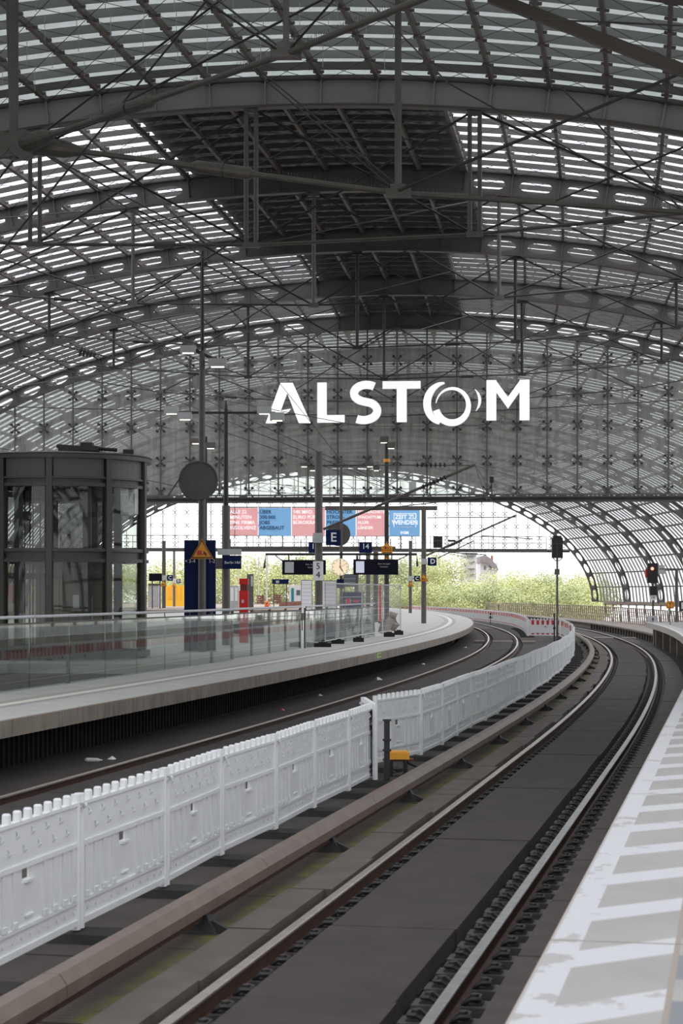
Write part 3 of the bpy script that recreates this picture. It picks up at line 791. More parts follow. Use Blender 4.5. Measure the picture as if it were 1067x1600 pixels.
m = MB(); m.sweep(rng(2, 96.5, 2), [(2.9, -.2), (3.0, -.2), (3.0, HR-.25), (2.9, HR-.25)], T); m.build('platform_wall', M['darkwall'], pr)
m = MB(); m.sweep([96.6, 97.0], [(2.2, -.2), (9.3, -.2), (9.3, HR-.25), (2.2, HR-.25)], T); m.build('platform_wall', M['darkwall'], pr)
for u in (80, 85, 90, 95, 96.6):
    m = MB(); m.sweep([u, u+.4], [(2.0, -.2), (2.9, -.2), (2.9, HR-.25), (2.0, HR-.25)], T); m.build('pier', M['concrete'], pr)
p2 = struct('platform_far')
m = MB(); m.sweep(rng(60, 330, 4), [(-40, -.2), (-22.5, -.2), (-22.5, HL), (-40, HL)], T); m.build('paving', M['plat_l'], p2)
# raised concrete path and cable trough beyond the right platform
m = MB(); m.sweep(rng(97.5, 330, 3), [(2.6, -.2), (5.6, -.2), (5.6, .15), (2.6, .15)], T); m.build('concrete_walkway', M['concrete'], ground)
m = MB(); m.sweep(rng(99, 330, 3), [(2.3, .15), (2.6, .15), (2.6, .22), (2.3, .22)], T); m.build('trough_lid', M['kerb'], ground)
for i in range(26):
    m = MB(); u = 99+i*1.6; m.sweep([u, u+.5], [(2.35, -.2), (2.6, -.2), (2.6, .15), (2.35, .15)], T); m.build('trough_block', M['kerb'], ground)

# left platform balustrades
def balustrade(u0, u1, n, lab, o=-9.5, endpost=True):
    t = thing('glass_balustrade', lab, 'balustrade', T(u0, o, HL)); L = (u1-u0)/n
    for i in range(n):
        a, b = u0+L*i+.012, u0+L*(i+1)-.012
        m = MB(); m.sweep([a, (a+b)/2, b], [(o-.01, HL-.15), (o+.01, HL-.15), (o+.01, HL+1.12), (o-.01, HL+1.12)], T)
        m.build('glass_pane', M['balu'], t)
    m = MB(); m.tube([T(u, o, HL+1.25) for u in rng(u0, u1, 2)], .028, 8); m.build('handrail', M['grey_plastic'], t)
    m = MB(); m.sweep(rng(u0, u1, 2), [(o-.02, HL+1.12), (o+.02, HL+1.12), (o+.02, HL+1.15), (o-.02, HL+1.15)], T)
    for i in range(n+1):
        u = u0+L*i; m.tube([T(u, o, HL+1.13), T(u, o, HL+1.25)], .012, 5)
    m.build('glass_capping', M['steel'], t)
    for i in range(0, n+1, max(1, n//3)):
        u = u0+L*i; m = MB(); m.sweep([u-.02, u+.02], [(o-.06, HL-.1), (o-.015, HL-.1), (o-.015, HL+1.2), (o-.06, HL+1.2)], T); m.build('post', M['steel'], t)
    return t
balustrade(13, 46.6, 16, 'long glass balustrade in front of the round lift tower')
balustrade(47.4, 56.5, 4, 'short glass balustrade below the red pillar', -9.7)
balustrade(56.8, 72.5, 8, 'glass balustrade running behind the grey mesh fence', -9.6)
balustrade(14, 43, 12, 'rear glass balustrade on the far side of the stairwell', -14.3)

# ------------------------------------------------------------------ plastic barrier panels
PLN = 1.98
def panel_mesh(detail=True):
    m = MB(); L = PLN; x0 = .03; x1 = L-.03
    m.cur = 0
    for z0, z1, t in ((.03, .075, .055), (.19, .215, .05), (.60, .635, .05), (.90, .925, .055)): m.box(((x0+x1)/2, 0, (z0+z1)/2), (x1-x0, t, z1-z0))
    hx0, hx1 = .86, .99
    m.box(((x0+x1)/2, 0, .76), (x1-x0, .022, .30)); m.box(((x0+x1)/2, 0, .13), (x1-x0, .022, .14))
    m.box(((x0+hx0)/2, 0, .40), (hx0-x0, .014, .40)); m.box(((x1+hx1)/2, 0, .40), (x1-hx1, .014, .40)); m.box(((hx0+hx1)/2, 0, .345), (hx1-hx0, .014, .31))
    for x in (x0+.0, x1): m.tube([(x, 0, 0), (x, 0, .985)], .036, 10)
    k = 0
    for i in range(10):
        x = x0+.10+i*.192
        if hx0-.09 < x < hx1+.10: continue
        m.box((x, 0, .40), (.06, .042, .40)); m.box((x, -.02, .24), (.075, .02, .04))
    m.box((.985, 0, .505), (.17, .05, .02)); m.box((.985, 0, .27), (.15, .045, .014)); m.box((1.04, 0, .56), (.05, .03, .09))
    if detail:
        for r, zz in ((0, .835), (1, .73)):
            for i in range(7):
                x = x0+.16+i*.28+r*.13
                if x < x1-.08: m.tube([(x, -.011, zz+.03), (x, -.03, zz), (x, -.011, zz-.02)], .012, 5)
        for i in range(11):
            m.tube([(x0+.12+i*.17, -.013, .145), (x0+.12+i*.17, -.022, .13), (x0+.12+i*.17, -.013, .12)], .008, 4)
    return m
def foil_mesh():
    m = MB(); n = 12; w = (PLN-.16)/n
    for i in range(n):
        if i % 2 == 0:
            m.cur = 0; x = .08+w*(i+.5); m.box((x, .016, .765), (w, .008, .25)); m.box((x, .016, .13), (w, .008, .07))
    return m
pick = MB(); pick.tube([(0, 0, .92), (0, 0, .985), (0, 0, .995)], [.034, .031, .022], 8)
pick_me = pick.mesh('picket'); pick_me.materials.append(M['white_plastic']); pick_me.polygons.foreach_set('use_smooth', [False]*len(pick_me.polygons))
bm_det = panel_mesh(True).mesh('panel_body'); bm_det.materials.append(M['white_plastic'])
far_m = panel_mesh(False)
for i in range(9): far_m.tube([(.21+i*.194, 0, .92), (.21+i*.194, 0, .99)], .033, 6)
bm_far = far_m.mesh('panel_body'); bm_far.materials.append(M['white_plastic'])
fo = foil_mesh().mesh('striped_foil'); fo.materials.append(M['foilred'])
lm = MB(); lm.box((0, 0, .90), (.05, .10, .03)); lm.tube([(-.03, -.05, .93), (.0, -.06, .89), (.05, -.05, .91)], .012, 5)
latch_me = lm.mesh('latch'); latch_me.materials.append(M['grey_plastic'])
ftm = MB(); ftm.hexa([(-.22, -.42, -.10), (.22, -.42, -.10), (.22, .42, -.10), (-.22, .42, -.10), (-.17, -.28, -.015), (.17, -.28, -.015), (.17, .28, -.015), (-.17, .28, -.015)])
ftm.box((0, -.34, -.06), (.2, .1, .05)); ftm.box((0, .34, -.06), (.2, .1, .05))
foot_me = ftm.mesh('rubber_weight'); foot_me.materials.append(M['rubber'])
GP = 'white plastic barrier panels between the tracks'
def panel(a, b, label, near=True, feet=True, z=-.015, fl=None):
    a = Vector((a.x, a.y, z)); b = Vector((b.x, b.y, z)); L = (b-a).length; rz = math.atan2(b.y-a.y, b.x-a.x)
    t = thing('plastic_barrier', label, 'barrier', a, GP, local=True, rz=rz); sx = L/ (PLN+.02); t.scale = (sx, 1, 1)
    def ad(me, loc=(0, 0, 0)):
        o = bpy.data.objects.new(me.name, me); C.objects.link(o); o.parent = t; o.location = loc; return o
    ad(bm_det if near else bm_far); ad(fo)
    if near:
        for i in range(9): ad(pick_me, (.21+i*.194, 0, 0))
        ad(latch_me, (PLN, 0, 0))
    if feet and fl != 0:
        f = bpy.data.objects.new('rubber_weight', foot_me); C.objects.link(f); f.location = a; f.rotation_euler = (0, 0, rz)
        f['label'] = ('black rubber foot at near end of the '+fl) if fl else 'black rubber foot far along the run of plastic barriers'; f['category'] = 'weight'; f['group'] = 'rubber feet of the plastic barriers'
    return t
us = [11.8, 13.8, 15.9, 17.8, 19.8, 21.8, 23.7, 25.45]
wob = [0, .0, .02, -.02, .02, -.01, .01, .0]
first = ['white barrier panel cut by the left picture edge', 'second white barrier panel from left picture edge', 'third white barrier panel from left picture edge', 'fourth white barrier panel from left picture edge',
         'third white barrier panel before the yellow box gap', 'second white barrier panel before the yellow box gap', 'last white barrier panel before the yellow box gap']
pts = [T(u, -2.26+w) for u, w in zip(us, wob)]
for i in range(len(us)-1): panel(pts[i], pts[i+1], first[i], fl=first[i].replace('white ', ''))
panel(Vector((.44, 25.5, 0)), Vector((.30, 27.35, 0)), 'white barrier panel seen end-on, turned away at the gap', fl='panel turned away at the gap')
us2 = [27.15, 29.0]+[29+1.97*k for k in range(1, 40)]
offs2 = [-2.56]+[-2.2+.03*math.sin(k*1.7) for k in range(0, 40)]
nth = ['first', 'second', 'third', 'fourth', 'fifth', 'sixth', 'seventh', 'eighth', 'ninth', 'tenth', 'eleventh', 'twelfth', 'thirteenth', 'fourteenth', 'fifteenth', 'sixteenth']
pts = [T(u, o) for u, o in zip(us2, offs2)]
for i in range(len(us2)-1):
    lab = nth[i]+' white barrier panel beyond the yellow box, counted from the gap' if i < 16 else 'white barrier panel further along the unbroken run towards the bend'
    panel(pts[i], pts[i+1], lab, i < 8, fl=(nth[i]+' panel beyond the yellow box') if i < 16 else None)
e = T(us2[-1], offs2[-1])
panel(T(108.0, -2.15), T(108.5, -3.95), 'short cross panel with red white stripes facing the viewer at the bend', False)
pts = [T(109+1.97*k, -3.95+min(1.0, k*.06)*.9-max(0, k-17)*.02) for k in range(0, 80)]
for i in range(len(pts)-1): panel(pts[i], pts[i+1], 'red and white striped barrier panel in the far row beyond the bend', False, i < 14)

# dark ringed post and yellow device by the gap
pb_ = T(25.3, -1.98)
t = thing('marker_post', 'dark square post with raised rings by the barrier gap', 'post', (.595, 25.6, -.1))
m = MB(); m.box((.595, 25.6, .33), (.075, .075, .86)); m.build('post_shaft', M['darkmetal'], t)
for z in (.76, .50, .365): m = MB(); m.box((.595, 25.6, z), (.11, .11, .022)); m.build('ring', M['darkmetal'], t)
t = thing('yellow_box', 'small yellow trackside box on dark legs behind the ringed post', 'box', (.76, 26.9, -.1))
m = MB(); m.box((.78, 26.9, .19), (.30, .34, .09)); m.box((.78, 26.9, .24), (.24, .3, .02)); m.build('housing', M['yellowbox'], t)
for dx, dy in ((-.1, -.12), (.1, -.12), (-.1, .12), (.1, .12)): m = MB(); m.box((.78+dx, 26.9+dy, .02), (.05, .05, .25)); m.build('leg', M['black'], t)
m = MB(); m.tube([(.9, 26.8, .1), (1.05, 26.6, .05), (1.1, 26.3, -.02), (1.0, 26.1, -.08)], .02, 6); m.build('cable', M['black'], t)
m = MB(); m.box((.78, 26.9, .13), (.42, .16, .03)); m.build('bracket', M['brownred'], t)

# ------------------------------------------------------------------ lift tower
LC = Vector(((88-533.5)*50.2/F, 50.2, 0)); LR = 2.30
lift = thing('lift_tower', 'round glass lift tower with grey steel frame on the left platform', 'lift', (LC.x, LC.y, HL))
NM = 10; A0 = math.radians(-90-4.5)
ma = [math.radians(-90+q) for q in (-26, 4, 41, 78, 115, 152, 189, 226, 263, 300)]
def ringbox(m, r0, r1, z0, z1, n=60):
    for k in range(n):
        a, b = 2*PI*k/n, 2*PI*(k+1)/n
        p = lambda r, t, z: (LC.x+r*math.cos(t), LC.y+r*math.sin(t), z)
        m.hexa([p(r0, a, z0), p(r1, a, z0), p(r1, b, z0), p(r0, b, z0), p(r0, a, z1), p(r1, a, z1), p(r1, b, z1), p(r0, b, z1)])
for z0, z1, ro in ((5.74, 5.84, .14), (5.24, 5.29, .07), (5.05, 5.13, .07), (3.44, 3.52, .07), (3.18, 3.26, .07), (.80, .95, .1)):
    m = MB(); ringbox(m, LR-.12, LR+ro, z0, z1); m.build('ring_beam', M['lift'], lift)
for z0, z1 in ((5.13, 5.24), (3.26, 3.44)):
    m = MB(); ringbox(m, LR-.1, LR-.02, z0, z1); m.build('ring_web', M['lift'], lift)
for a in ma:
    m = MB(); Rm = Matrix.Rotation(a, 3, 'Z'); c = Vector((math.cos(a), math.sin(a), 0))
    m.box(LC+c*(LR+.0)+Vector((0, 0, 3.2)), (.20, .05, 5.1), R=Rm); m.box(LC+c*(LR+.09)+Vector((0, 0, 3.2)), (.03, .15, 5.1), R=Rm); m.box(LC+c*(LR-.09)+Vector((0, 0, 3.2)), (.03, .15, 5.1), R=Rm)
    m.build('column', M['lift'], lift)
for k in range(NM):
    a, b = ma[k]+.045, (ma[k+1] if k < NM-1 else ma[0]+2*PI)-.045
    for z0, z1, mat, nm in ((5.29, 5.74, 'liftpanel', 'fascia_panel'), (3.52, 5.05, 'liftglass', 'glass_pane'), (.95, 3.18, 'liftglass', 'glass_pane')):
        m = MB(); n = 6
        for i in range(n):
            p, q = a+(b-a)*i/n, a+(b-a)*(i+1)/n; f = lambda r, t, z: (LC.x+r*math.cos(t), LC.y+r*math.sin(t), z)
            if nm == 'glass_pane': m.quad(f(LR, p, z0), f(LR, q, z0), f(LR, q, z1), f(LR, p, z1))
            else: m.hexa([f(LR-.02, p, z0), f(LR+.02, p, z0), f(LR+.02, q, z0), f(LR-.02, q, z0), f(LR-.02, p, z1), f(LR+.02, p, z1), f(LR+.02, q, z1), f(LR-.02, q, z1)])
        m.build(nm, M[mat], lift, fixn=(nm != 'glass_pane'))
m = MB(); m.lathe([(LR+.10, 5.82), (LR+.16, 5.86), (LR+.1, 5.9), (1.2, 5.97)], (LC.x, LC.y, 0), 48); m.build('roof', M['lift'], lift)
m = MB(); m.box(LC+Vector((.75, -1.2, 6.03)), (1.0, .5, .12)); m.box(LC+Vector((.95, -1.2, 6.12)), (.3, .4, .12)); m.tube([LC+Vector((.2, -1.3, 6.1)), LC+Vector((1.7, -1.2, 6.0))], .05, 6); m.build('roof_machinery', M['darkmetal'], lift)
m = MB(); m.box(LC+Vector((1.9, -.4, 5.98)), (.26, .2, .18)); m.build('roof_box', M['darkmetal'], lift)
for dx, dy in ((-1.45, -.6), (-.75, -1.3), (.95, -1.2), (1.55, .3), (-.4, 1.3), (.8, 1.3)):
    m = MB(); m.box(LC+Vector((dx, dy, 3.2)), (.2, .2, 5.0)); m.build('shaft_column', M['lift'], lift)
for z in (1.0, 2.85, 4.9):
    m = MB(); m.bar(LC+Vector((-1.5, -.9, z)), LC+Vector((1.5, -.9, z)), .1, .14); m.build('shaft_beam', M['lift'], lift); m = MB(); m.bar(LC+Vector((-1.3, 1.2, z)), LC+Vector((1.3, 1.2, z)), .1, .14); m.build('shaft_beam', M['lift'], lift)
m = MB()
for dx in (-.62, -.56, -.50, -.40, -.34, -.2): m.tube([LC+Vector((dx*1.3, -1.0, .9)), LC+Vector((dx*1.3, -1.0, 5.3))], .016, 4)
m.build('hoist_cables', M['black'], lift, kind='stuff')
m = MB(); m.cyl(LC+Vector((-.6, -1.05, 4.35)), LC+Vector((-.6, -.95, 4.35)), .13, 16); m.build('pulley', M['black'], lift)
m = MB(); m.box(LC+Vector((.45, .0, 1.95)), (1.7, 1.6, 2.2)); m.build('lift_car', M['cabinbrown'], lift)
m = MB(); m.box(LC+Vector((.45, -.05, 3.1)), (1.8, 1.7, .1)); m.build('car_roof', M['steel'], lift)
m = MB(); m.box(LC+Vector((.62, -.82, 1.75)), (.02, .03, 2.2)); m.box(LC+Vector((.2, -.82, 1.75)), (.02, .03, 2.2)); m.build('door_seam', M['lift'], lift)
m = MB(); m.box(LC+Vector((.62, -.83, 2.2)), (.16, .03, .34)); m.build('notice', M['white'], lift)
m = MB(); m.box(LC+Vector((.97, -.83, 2.0)), (.13, .03, .65)); m.build('car_window', M['ltgrey'], lift)
m = MB(); m.box(LC+Vector((0, 0, .45)), (2.5, 2.5, 1.0)); m.build('shaft_plinth', M['concrete'], lift)
for dx in (-1.1, 1.75):
    m = MB(); m.quad(LC+Vector((dx, -.9, 4.4)), LC+Vector((dx+.45, -.9, 4.4)), LC+Vector((dx+.45, -.9, 5.1)), LC+Vector((dx, -.9, 5.1))); m.build('tinted_pane', M['balu'], lift, fixn=False)

# ------------------------------------------------------------------ masts, lamps, signs (px = picture column used only to find the place)
def dp(yb): return 1.68*F/(yb-YH)
def pbox(m, x0, y0, x1, y1, d, thk, dy=0):
    a, b = P(x0, y1, d), P(x1, y0, d); m.box(((a.x+b.x)/2, d+dy, (a.z+b.z)/2), (b.x-a.x, thk, b.z-a.z))
def pole(m, x, y0, y1, d, w, w2=None, n=12):
    a, b = P(x, y1, d), P(x, y0, d); m.tube([a, b], [w*d/F/2, (w2 or w)*d/F/2], n)
def ptext(txt, xc, yc, hpx, d, mat, parent, front=.0, bold=0, nm='lettering', wpx=None, align='CENTER'):
    size = hpx/.70*d/F; c = P(xc, yc, d)
    k = 1.0
    return text_mesh(txt, size, lambda x, y, z: (c.x+x*k, d-front-z, c.z+y), mat, nm, parent, bold*size, align, .006)
def lamp_pair(t, x, y, d, specs, arm=None, armw=2.2):
    if arm:
        m = MB(); m.bar(P(arm[0], arm[1], d), P(arm[2], arm[3], d), armw*d/F, armw*1.2*d/F); m.build('arm', M['darkmetal'], t)
    for (lx, ly, w, h) in specs:
        m = MB(); pbox(m, lx-w/2, ly-h/2, lx+w/2, ly+h/2, d, w*d/F*.8); hs = m.build('lamp_housing', M['ltgrey'] if w > 16 else M['mast'], t)
        m = MB(); pbox(m, lx-w*.36, ly+h/2, lx+w*.36, ly+h/2+1.0, d, w*d/F*.4); m.build('lens', M['lamp'], hs)
D1 = dp(1019)
t = thing('light_mast', 'tall light mast rising from behind the blue information panel', 'light mast', P(315.5, 1019, D1))
m = MB(); pole(m, 315.5, 548, 1019, D1, 13, 9); m.build('pole', M['mast'], t)
m = MB(); pole(m, 316.5, 392, 548, D1, 5, 4); m.build('upper_rod', M['darkmetal'], t)
lamp_pair(t, 316, 556, D1, [(294, 546, 24, 11), (340, 567, 28, 12)], (285, 538, 352, 570), 4)
m = MB(); c = P(310, 751, D1-.25); m.cyl(c+Vector((0, .05, 0)), c+Vector((0, -.05, 0)), 30*D1/F, 40); m.build('round_reflector', M['mast'], t)
m = MB(); ringpts = [c+Vector((29.5*D1/F*math.cos(a*PI/24), -.06, 29.5*D1/F*math.sin(a*PI/24))) for a in range(49)]; m.tube(ringpts, .03, 6, False); m.build('reflector_rim', M['steel'], t)
m = MB(); m.bar(P(296, 725, D1), P(262, 775, D1+1), .03, .03); m.build('stay', M['darkmetal'], t)
t = thing('information_board', 'tall dark blue information panel behind the light mast', 'board', P(312, 1019, D1+.35))
m = MB(); pbox(m, 288, 844, 307, 1019, D1+.4, .12); pbox(m, 320, 844, 337, 1019, D1+.4, .12); pbox(m, 306, 844, 321, 1019, D1+.42, .08); m.build('board', M['blue'], t)
for tx, x in (('\u2196', 291), ('3-4', 300), ('1-2', 331)):
    ptext(tx if tx != '\u2196' else '<', x, 877, 5.5, D1+.33, M['white'], t)
m = MB(); pbox(m, 286, 1017, 340, 1020, D1+.3, .3); m.build('foot_plate', M['ltgrey'], t)

def warn(x, y, w, d, lab, pict=True):
    t = thing('warning_sign', lab, 'sign', P(x, y+w*.45, d)); h = w*.88
    def tri(k, yo=0): return [(x-w/2*k, y+h*.42*k+yo), (x+w/2*k, y+h*.42*k+yo), (x, y-h*.58*k+yo)]
    def f(dd): return lambda a, b, tt: P(a, b, d)+Vector((0, tt-dd, 0))
    m = MB(); m.prism(tri(1), f(0), 0, .02); m.build('plate', M['yellow'], t)
    m = MB(); o, i = tri(.93), tri(.78)
    for k in range(3):
        q = [o[k], o[(k+1) % 3], i[(k+1) % 3], i[k]]; m.prism(q, f(.012), 0, .01)
    m.build('border', M['brownred'], t)
    m = MB(); m.prism([(x-w*.20, y+h*.02), (x-w*.02, y+h*.0), (x-w*.0, y+h*.24), (x-w*.2, y+h*.24)], f(.012), 0, .01)
    m.build('train_pictogram', M['foilred'] if w > 25 else M['brownred'], t)
    m = MB(); m.prism([(x+w*.05, y+h*.05), (x+w*.1, y+h*.03), (x+w*.22, y+h*.26), (x+w*.16, y+h*.27)], f(.012), 0, .01); m.prism([(x+w*.02, y+h*.16), (x+w*.2, y+h*.12), (x+w*.2, y+h*.17), (x+w*.02, y+h*.2)], f(.012), 0, .01); m.build('figure_pictogram', M['brownred'], t)
    return t
warn(315.5, 860, 36, D1-.15, 'large yellow warning triangle on the mast before the blue panel')

D2 = dp(1008)
t = thing('light_mast', 'dark light mast with a long cross arm and four lamps', 'light mast', P(353, 1008, D2))
m = MB(); pole(m, 353, 790, 1008, D2, 12.5); m.build('lower_pole', M['mast'], t)
m = MB(); pole(m, 353, 640, 790, D2, 8, 6); m.tube([P(353, 640, D2), P(353, 626, D2)], [.06, .015], 8); m.build('upper_pole', M['darkmetal'], t)
lamp_pair(t, 353, 645, D2, [(268, 641, 22, 11), (289, 650, 22, 11), (413, 641, 22, 11), (433, 651, 22, 12)], (262, 645, 430, 645), 3)
t = thing('light_mast', 'distant light mast just behind the large round reflector', 'light mast', P(321, 995, 85))
m = MB(); pole(m, 322, 682, 985, 85, 3.4); m.build('pole', M['darkmetal'], t)
lamp_pair(t, 321, 690, 85, [(306, 689, 15, 8), (329, 696, 15, 9)], (300, 690, 336, 693), 1.5)
t = thing('station_sign', 'small blue station name sign reading Berlin Hbf beside a mast', 'sign', P(366, 888, D2))
m = MB(); pbox(m, 348, 868, 377, 889, D2-.4, .12); m.build('board', M['blue'], t)
m = MB(); pbox(m, 340, 858, 377, 867, D2-.4, .25); m.build('light_box', M['ltgrey'], t)
m = MB(); pbox(m, 336, 872, 352, 889, D2-.3, .2); m.build('bracket', M['mast'], t)
ptext('Berlin Hbf', 363, 879, 4.2, D2-.475, M['white'], t)

D3 = dp(1004)
t = thing('help_pillar', 'slim red emergency pillar behind the glass balustrade', 'pillar', P(381, 1004, D3))
m = MB(); pbox(m, 374, 923, 388, 1004, D3, .28); m.build('body', M['red'], t)
m = MB(); pbox(m, 374, 904, 388, 913, D3, .28); m.build('cap', M['red'], t)
m = MB(); pbox(m, 375.5, 913, 386.5, 923, D3, .2); m.build('neck', M['brownred'], t)
m = MB(); pbox(m, 377.5, 937, 381, 942, D3-.15, .03); m.build('button_plate', M['ltgrey'], t)

D4 = dp(1003)
t = thing('catenary_mast', 'grey overhead line mast carrying the white 5 4 sign', 'mast', P(498, 1003, D4))
m = MB(); pole(m, 498, 706, 1003, D4, 12, 12, 14); m.build('mast_tube', M['mast'], t)
m = MB(); pbox(m, 489, 833, 505, 848, D4-.15, .25); m.build('clamp_box', M['ltgrey'], t)
def cantilever(t, mx, y_low, y_top, tip, d, k=1.0):
    a = P(mx, y_low, d); b = P(*tip, d); h = P(mx, y_top, d)
    m = MB(); m.tube([a, b], .045*k, 8); m.build('diagonal_tube', M['tube'], t)
    m = MB(); m.tube([h, Vector((b.x, b.y, h.z)), b], .02*k, 6); m.build('top_tube', M['tube'], t)
    for q0, q1, (pa, pb2) in ((.66, .80, (a, b)), (.62, .8, (h, b))):
        m = MB()
        for i in range(7):
            c = pa+(pb2-pa)*(q0+(q1-q0)*i/6); dd = (pb2-pa).normalized()*.03; m.cyl(c-dd, c+dd, .075*k, 8)
        m.build('insulator', M['darkmetal'], t)
    m = MB(); m.tube([b, b+Vector((.4*k, 0, -1.2*k))], .012, 4); m.tube([a+(b-a)*.3, b+Vector((.25*k, 0, -1.1*k))], .018, 5); m.build('steady_arm', M['tube'], t)
cantilever(t, 505, 827, 727, (742, 726), D4)
t2 = thing('platform_number_sign', 'white vertical sign with figures 5 and 4 on the mast', 'sign', P(497, 907, D4-.2))
m = MB(); pbox(m, 489, 877, 505, 907, D4-.25, .04); m.build('plate', M['white'], t2)
ptext('5', 497, 885, 10, D4-.275, M['black'], t2); ptext('4', 497, 898.5, 10, D4-.275, M['black'], t2)
t2 = thing('section_sign', 'dark blue square sign with white letter E', 'sign', P(520, 852, D4-.2))
m = MB(); pbox(m, 509, 828, 532, 852, D4-.25, .06); m.build('board', M['blue'], t2)
ptext('E', 521, 840, 14, D4-.29, M['white'], t2, bold=.015)

D5 = dp(996)
t = thing('light_mast', 'slender brown mast carrying the clock and four small lamps', 'light mast', P(532, 996, D5))
m = MB(); pole(m, 533, 715, 996, D5, 5.5, 4.5); m.build('pole', M['mast'], t)
lamp_pair(t, 533, 727, D5, [(475, 726, 12, 6), (489, 732, 12, 6), (578, 726, 12, 6), (588, 732, 10, 6)], (470, 728, 590, 728), 1.4)
m = MB(); c = P(529, 835, D5+.15); m.cyl(c+Vector((0, .04, 0)), c+Vector((0, -.04, 0)), 18.5*D5/F, 32); m.build('round_reflector', M['mast'], t)
m = MB(); pbox(m, 526, 905, 537, 919, D5-.1, .1); m.build('small_sign', M['blue'], t)
t = thing('station_clock', 'round lit station clock showing five o clock', 'clock', P(531.5, 900, D5-.2))
c = P(531.5, 886, D5-.25); r = 13.6*D5/F
m = MB(); m.cyl(c+Vector((0, .09, 0)), c+Vector((0, -.03, 0)), r, 36); m.build('case', M['ltgrey'], t)
m = MB(); m.cyl(c+Vector((0, -.03, 0)), c+Vector((0, -.04, 0)), r*.94, 36); m.build('dial', M['clockface'], t)
for i in range(12):
    a = PI/6*i; v = Vector((math.sin(a), 0, math.cos(a))); m = MB(); m.bar(c+v*r*.74+Vector((0, -.045, 0)), c+v*r*.9+Vector((0, -.045, 0)), .02, .01, (0, 1, 0)); m.build('hour_mark', M['black'], t)
def hand(a, L, w, back=.12):
    v = Vector((math.sin(a), 0, math.cos(a))); m = MB(); m.bar(c-v*r*back+Vector((0, -.055, 0)), c+v*r*L+Vector((0, -.055, 0)), w, .01, (0, 1, 0)); return m
hand(math.radians(150), .6, .032).build('hour_hand', M['black'], t); hand(0.02, .86, .024).build('minute_hand', M['black'], t); hand(math.radians(62), .7, .008).build('second_hand', M['brownred'], t)

def display(x0, y0, x1, y1, d, lab, sx0, sx1, lit):
    t = thing('departure_display', lab, 'display', P((x0+x1)/2, y1, d))
    m = MB(); pbox(m, x0, y0, x1, y1, d, .35); m.build('casing', M['navy'], t)
    m = MB(); pbox(m, sx0, y0+3, sx1, y1-3, d-.18, .02); m.build('screen', lit, t)
    for k, yy in enumerate((y0+7, y0+11.5, y0+16)):
        ptext(['Bitte Ansagen', 'beachten', ''][k] or ' ', x1-22, yy, 2.4, d-.182, M['ltgrey'], t) if k < 2 else None
    for xx in (x0+10, x1-10):
        m = MB(); pole(m, xx, y0-9, y0, d, 2); m.build('hanger', M['mast'], t)
display(441, 875, 509, 898, 72, 'dark departure display to the left of the clock', 445, 459, M['ltgrey'])
display(552, 874, 622, 898, 72, 'dark departure display to the right of the clock', 556, 569, M['screen'])
t = thing('overhead_pipe', 'thin brown hanging pipe bracket above the departure displays', 'pipe', P(533, 866, 72))
m = MB(); m.tube([P(413, 888, 72), P(415, 866, 72), P(651, 866, 72), P(652, 885, 72)], .045, 8); m.build('tube', M['darkmetal'], t)
m = MB(); m.tube([P(430, 868, 72), P(452, 884, 72)], .02, 5); m.tube([P(636, 868, 72), P(612, 880, 72)], .02, 5); m.build('brace', M['darkmetal'], t)
t = thing('service_gantry', 'brown pipe gantry crossing behind the E sign', 'gantry', P(430, 857, 80))
m = MB(); m.bar(P(347, 857, 80), P(618, 857, 80), .2, .16); m.build('beam', M['flange'], t)
for xx in (360, 415, 470, 560, 610): m = MB(); pole(m, xx, 842, 857, 80, 1.5); m.build('hanger', M['darkmetal'], t)
for x, s_ in ((492, '13'), (571, '14')):
    t = thing('track_number_sign', 'blue hanging track number sign '+('half hidden behind the 5 4 mast' if s_ == '13' else 'reading 14 right of the clock mast'), 'sign', P(x, 866, 79.5))
    m = MB(); pbox(m, x-10, 847, x+10, 864, 79.5, .08); m.build('board', M['blue'], t); ptext(s_, x, 854, 8, 79.43, M['white'], t, bold=.01)

D6 = dp(990)
t = thing('light_mast', 'dark mast with two box lamps and two orange signs', 'light mast', P(604, 990, D6))
m = MB(); pole(m, 604, 682, 990, D6, 8.5, 5.5); m.build('pole', M['darkmetal'], t)
lamp_pair(t, 604, 690, D6, [(600, 687, 14, 9), (611, 696, 13, 9)])
m = MB(); pole(m, 604, 717, 722, D6, 10); m.build('collar', M['yellowbox'], t)
warn(604, 854, 17, D6-.2, 'upper small yellow warning triangle above an orange plate')
t = thing('orange_plate', 'orange rectangular plate under the upper small warning triangle', 'sign', P(604, 865, D6-.2))
m = MB(); pbox(m, 596, 853, 613, 866, D6-.16, .03); m.build('plate', M['yellow'], t)
m = MB(); pbox(m, 598, 855.5, 611, 856.5, D6-.18, .01); pbox(m, 598, 862.5, 611, 863.5, D6-.18, .01); m.build('border', M['brownred'], t)
warn(604, 880, 24, D6-.2, 'yellow warning triangle in front of the right departure display')

